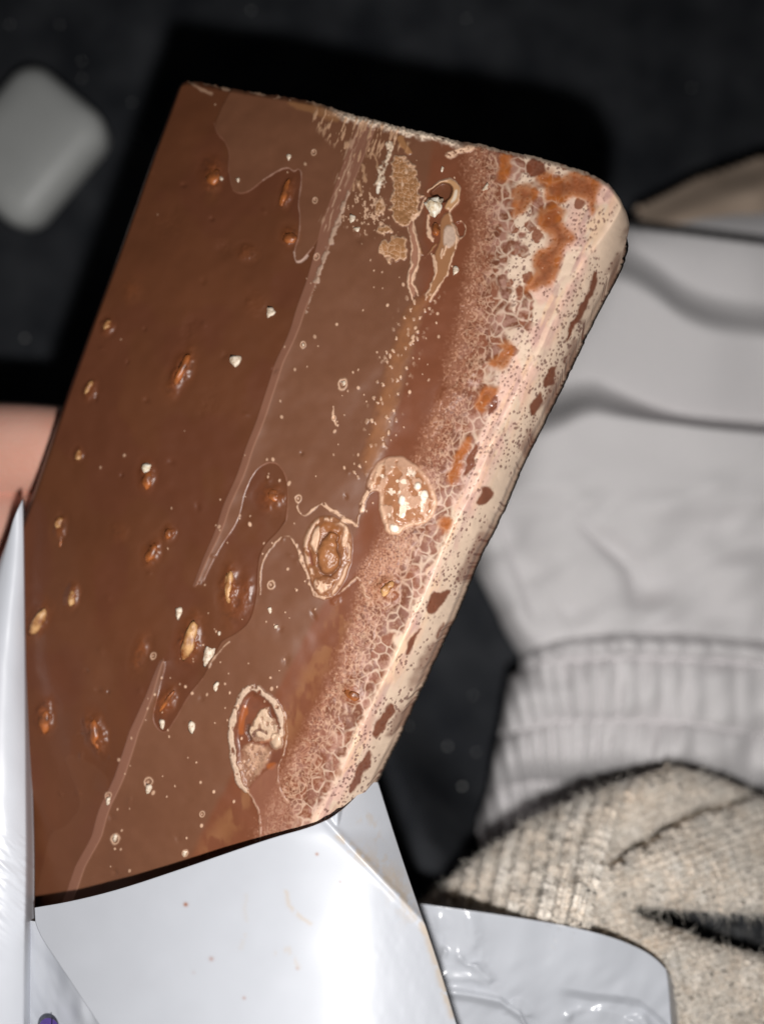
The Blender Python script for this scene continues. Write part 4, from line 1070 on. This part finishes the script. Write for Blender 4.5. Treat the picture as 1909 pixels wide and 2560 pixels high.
def flap_col(x, y, c):
    def smear(pts, w, a, seed, thr=.4):
        nonlocal c
        d = poly_dist(x + 10 * (fbm(x / 18, y / 18, 2, seed) - .5), y, pts)
        m = np.exp(-(d / w) ** 2) * sstep(thr, thr + .2, fbm(x / 14, y / 20, 3, seed + 3)) * a
        c = c * (1 - m[:, None]) + tan_s * m[:, None]
    smear([(848, 2094), (920, 2150), (990, 2222), (1040, 2290), (1062, 2330)], 9, .75, 3, .3)
    smear([(1062, 2320), (1100, 2440), (1130, 2540)], 9, .8, 6, .3)
    smear([(712, 2230), (720, 2262), (745, 2290), (775, 2310)], 5, .55, 11, .2)
    smear([(900, 2140), (980, 2190), (1030, 2280)], 30, .5, 14, .42)
    smear([(690, 2385), (720, 2372), (745, 2420)], 7, .35, 17, .4)
    smear([(615, 2240), (612, 2300), (604, 2370)], 6, .2, 19, .3)
    smear([(880, 2050), (925, 2040), (960, 2140), (1010, 2230)], 10, .4, 22, .45)
    for (px, py, r, a) in ((464, 2262, 5.5, .95), (528, 2398, 6, .5), (610, 2496, 4, .6), (792, 2136, 4, .8), (743, 2422, 4, .35), (850, 2205, 2.5, .6), (484, 2432, 5, .15)):
        m = np.exp(-((x - px) ** 2 + (y - py) ** 2) / r ** 2) * a
        c = c * (1 - m[:, None]) + lin(150, 92, 58) * m[:, None]
    return c
sheet('front_flap', FT, FB, FL_, FR, 340, 260, flap_depth, M_film, flap_col)

# rolled strip down the left side
RT = [(22, 1338), (36, 1290), (60, 1244)]
RR = [(60, 1244), (66, 1400), (76, 1700), (84, 2000), (88, 2150), (87, 2300), (86, 2450), (84, 2720)]
RL = [(22, 1338), (-60, 1560), (-200, 1950), (-300, 2300), (-330, 2720)]
RB = [(-330, 2720), (-120, 2720), (84, 2720)]
def roll_depth(x, y, u, v):
    d0 = bar_depth(x, y) - .004 - .016 * sstep(1250, 2400, y)
    w = .0075 * sstep(0, .35, v) + .002
    d0 = d0 + w * (np.abs(u - .45) / .55) ** 2.4
    d0 = d0 + .006 * sstep(.93, 1.0, u)
    cr = sstep(2050, 2150, y) * sstep(2420, 2300, y)
    d0 = d0 - .0004 * cr * fbm((x + y * .35) / 60, (y - x * .8) / 13, 3, 5) - .0002 * fbm(x / 60, y / 90, 2, 3)
    return d0
sheet('side_roll', RT, RB, RL, RR, 120, 420, roll_depth, M_film, lambda x, y, c: c * 1.3)  # same film, colour raised to paint in the roll's brighter lighting

# inner film under the flap, lower left
def inner_depth(x, y, u, v):
    d = bar_depth(x, y) - .0055 - .003 * fbm(x / 60, y / 220, 2, 15)
    return d - .0008 * fbm((x - y * .4) / 40, y / 90, 2, 17)
sheet('inner_film', [(60, 2300), (120, 2310), (200, 2330)], [(60, 2720), (250, 2720), (420, 2720)], [(60, 2300), (60, 2720)], [(200, 2330), (300, 2480), (420, 2720)], 120, 150, inner_depth, M_film_gloss)

# back panel of the wrapper behind the bar, lying on the sweater
BT = [(960, 2246), (1060, 2262), (1200, 2280), (1400, 2312), (1520, 2340), (1600, 2372), (1640, 2398), (1664, 2424)]
BRt = [(1664, 2424), (1672, 2480), (1676, 2560), (1690, 2720)]
BLt = [(960, 2246), (1010, 2500), (1040, 2720)]
BBt = [(1040, 2720), (1400, 2720), (1690, 2720)]
def back_depth(x, y, u, v):
    d = .1768 - .004 * v
    d = d + .004 * sstep(.2, 0, u)
    d = d - .0030 * fbm((x + .2 * y) / 110, y / 260, 2, 25) - .0010 * fbm((x + y) / 70, (y - .6 * x) / 110, 2, 28) * sstep(2330, 2460, y)
    d = d + .0007 * sstep(1165, 1245, x) - .0008 * sstep(1335, 1415, x)
    yf = np.interp(x, [1400, 1480, 1560, 1600, 1640, 1680], [2480, 2494, 2500, 2510, 2540, 2580])
    d = d + .0014 * sstep(-14, 14, y - yf) * sstep(1380, 1450, x)
    for pts, a, w in (([(1120, 2380), (1195, 2415), (1245, 2470), (1262, 2560)], .0011, 7), ([(1075, 2440), (1190, 2452), (1290, 2500), (1345, 2600)], .0009, 9), ([(1420, 2540), (1500, 2520), (1600, 2560), (1650, 2640)], .0009, 7),
                      ([(1180, 2300), (1192, 2380), (1196, 2440)], .0007, 9), ([(1560, 2500), (1605, 2540), (1640, 2600)], .0008, 6), ([(1100, 2300), (1120, 2380), (1090, 2460)], .0008, 9)):
        pd = poly_dist(x + 16 * (fbm(x / 30, y / 30, 2, 31) - .5), y, chaikin(pts, False))
        d = d - .6 * a * np.exp(-(pd / (w * 1.8)) ** 2) * sstep(.3, .6, fbm(x / 45, y / 45, 2, 33)) - .35 * a * np.exp(-pd / (w * 5))
    yg = np.interp(x, [1090, 1180, 1250, 1300, 1330], [2478, 2490, 2505, 2540, 2600])
    d = d - .0012 * np.exp(-((y - yg) / 12) ** 2) * sstep(1360, 1320, x)
    return d
def back_col(x, y, c):
    return c
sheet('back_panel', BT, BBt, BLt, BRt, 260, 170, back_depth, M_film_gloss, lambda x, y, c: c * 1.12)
def turn_depth(x, y, u, v):
    return .1768 - .004 * v + .007 * u
sheet('turned_edge', [(1664, 2424), (1676, 2440), (1688, 2470)], [(1690, 2720), (1700, 2720), (1716, 2720)], [(1664, 2424), (1672, 2480), (1676, 2560), (1690, 2720)], [(1688, 2470), (1694, 2560), (1716, 2720)], 14, 60, turn_depth, M_film)

# purple printed dot at the lower left with its dark stroke
def disc(name, x, y, r, mat, dz, bar_=False):
    bm = bmesh.new()
    if bar_:
        vs = [bm.verts.new((sx * r * .05, sy * r * .75 + r * .3, 0)) for sx, sy in ((-1, -1), (1, -1), (1, 1), (-1, 1))]
        bm.faces.new(vs)
    else:
        bm.faces.new([bm.verts.new((r * math.cos(a), r * math.sin(a), 0)) for a in np.linspace(0, 2 * math.pi, 40, endpoint=False)])
    me = bpy.data.meshes.new(name); bm.to_mesh(me); bm.free()
    p = bar_point(np.array(float(x)), np.array(float(y)), dz)
    o = bpy.data.objects.new(name, me); col_main.objects.link(o); me.materials.append(mat)
    o.matrix_world = Matrix.Translation(Vector(p)) @ Vector((0, 0, 1)).rotation_difference(Vector(bn)).to_matrix().to_4x4()
    o.parent = wrap; o.matrix_parent_inverse = wrap.matrix_world.inverted()
    return o
disc('printed_dot', 123, 2578, 0.0025, M_purple, .0106)
disc('printed_stroke', 129, 2578, 0.0025, M_ink, .0108, True)

# ------------------------------------------------------------------ hand holding the bar from behind
def px3(x, y, D): return Vector(ray_point(x, y, D))
HV = []; HE = []; HR = []
def hv(p, r, prev=None):
    HV.append(p); HR.append(r)
    if prev is not None: HE.append((prev, len(HV) - 1))
    return len(HV) - 1
wrist = hv(px3(-1000, 1500, .235), .026)
palm0 = hv(px3(-720, 1440, .222), .030, wrist)
palm1 = hv(px3(-450, 1400, .213), .026, palm0)
chains = [  # index, middle, ring, little: knuckle, first bend, second bend, tip
 [(-170, 1130, .201, .0150), (40, 1130, .1965, .0148), (230, 1120, .1945, .0110), (330, 1128, .193, .0084)],
 [(-190, 1310, .2035, .0138), (60, 1318, .1995, .0130), (270, 1300, .1945, .0097), (380, 1312, .194, .0083)],
 [(-210, 1470, .204, .0120), (20, 1470, .197, .0104), (220, 1480, .1945, .0092), (315, 1486, .194, .0080)],
 [(-240, 1620, .206, .0108), (-50, 1640, .198, .0092), (100, 1650, .195, .0082), (180, 1654, .1945, .0072)]]
for ch in chains:
    pv = palm1
    for (x_, y_, d_, r_) in ch:
        pv = hv(px3(x_, y_, d_), r_, pv)
t0 = hv(px3(-560, 1700, .200), .018, palm0)
t1 = hv(px3(-440, 1850, .176), .014, t0)
t2 = hv(px3(-330, 1960, .150), .0118, t1)
t3 = hv(px3(-265, 2030, .138), .0100, t2)
me = bpy.data.meshes.new('person_hand')
me.from_pydata([v[:] for v in HV], HE, [])
hand = link('person_hand', me, M_skin)
sk = hand.modifiers.new('skin', 'SKIN')
for k, r in enumerate(HR):
    me.skin_vertices[0].data[k].radius = (r, r)
me.skin_vertices[0].data[0].use_root = True
sk.use_smooth_shade = True
sk.branch_smoothing = .6
ss = hand.modifiers.new('smooth', 'SUBSURF'); ss.levels = 2; ss.render_levels = 2
tag(hand, 'bare hand whose fingers reach behind the chocolate bar to hold it', 'hand')
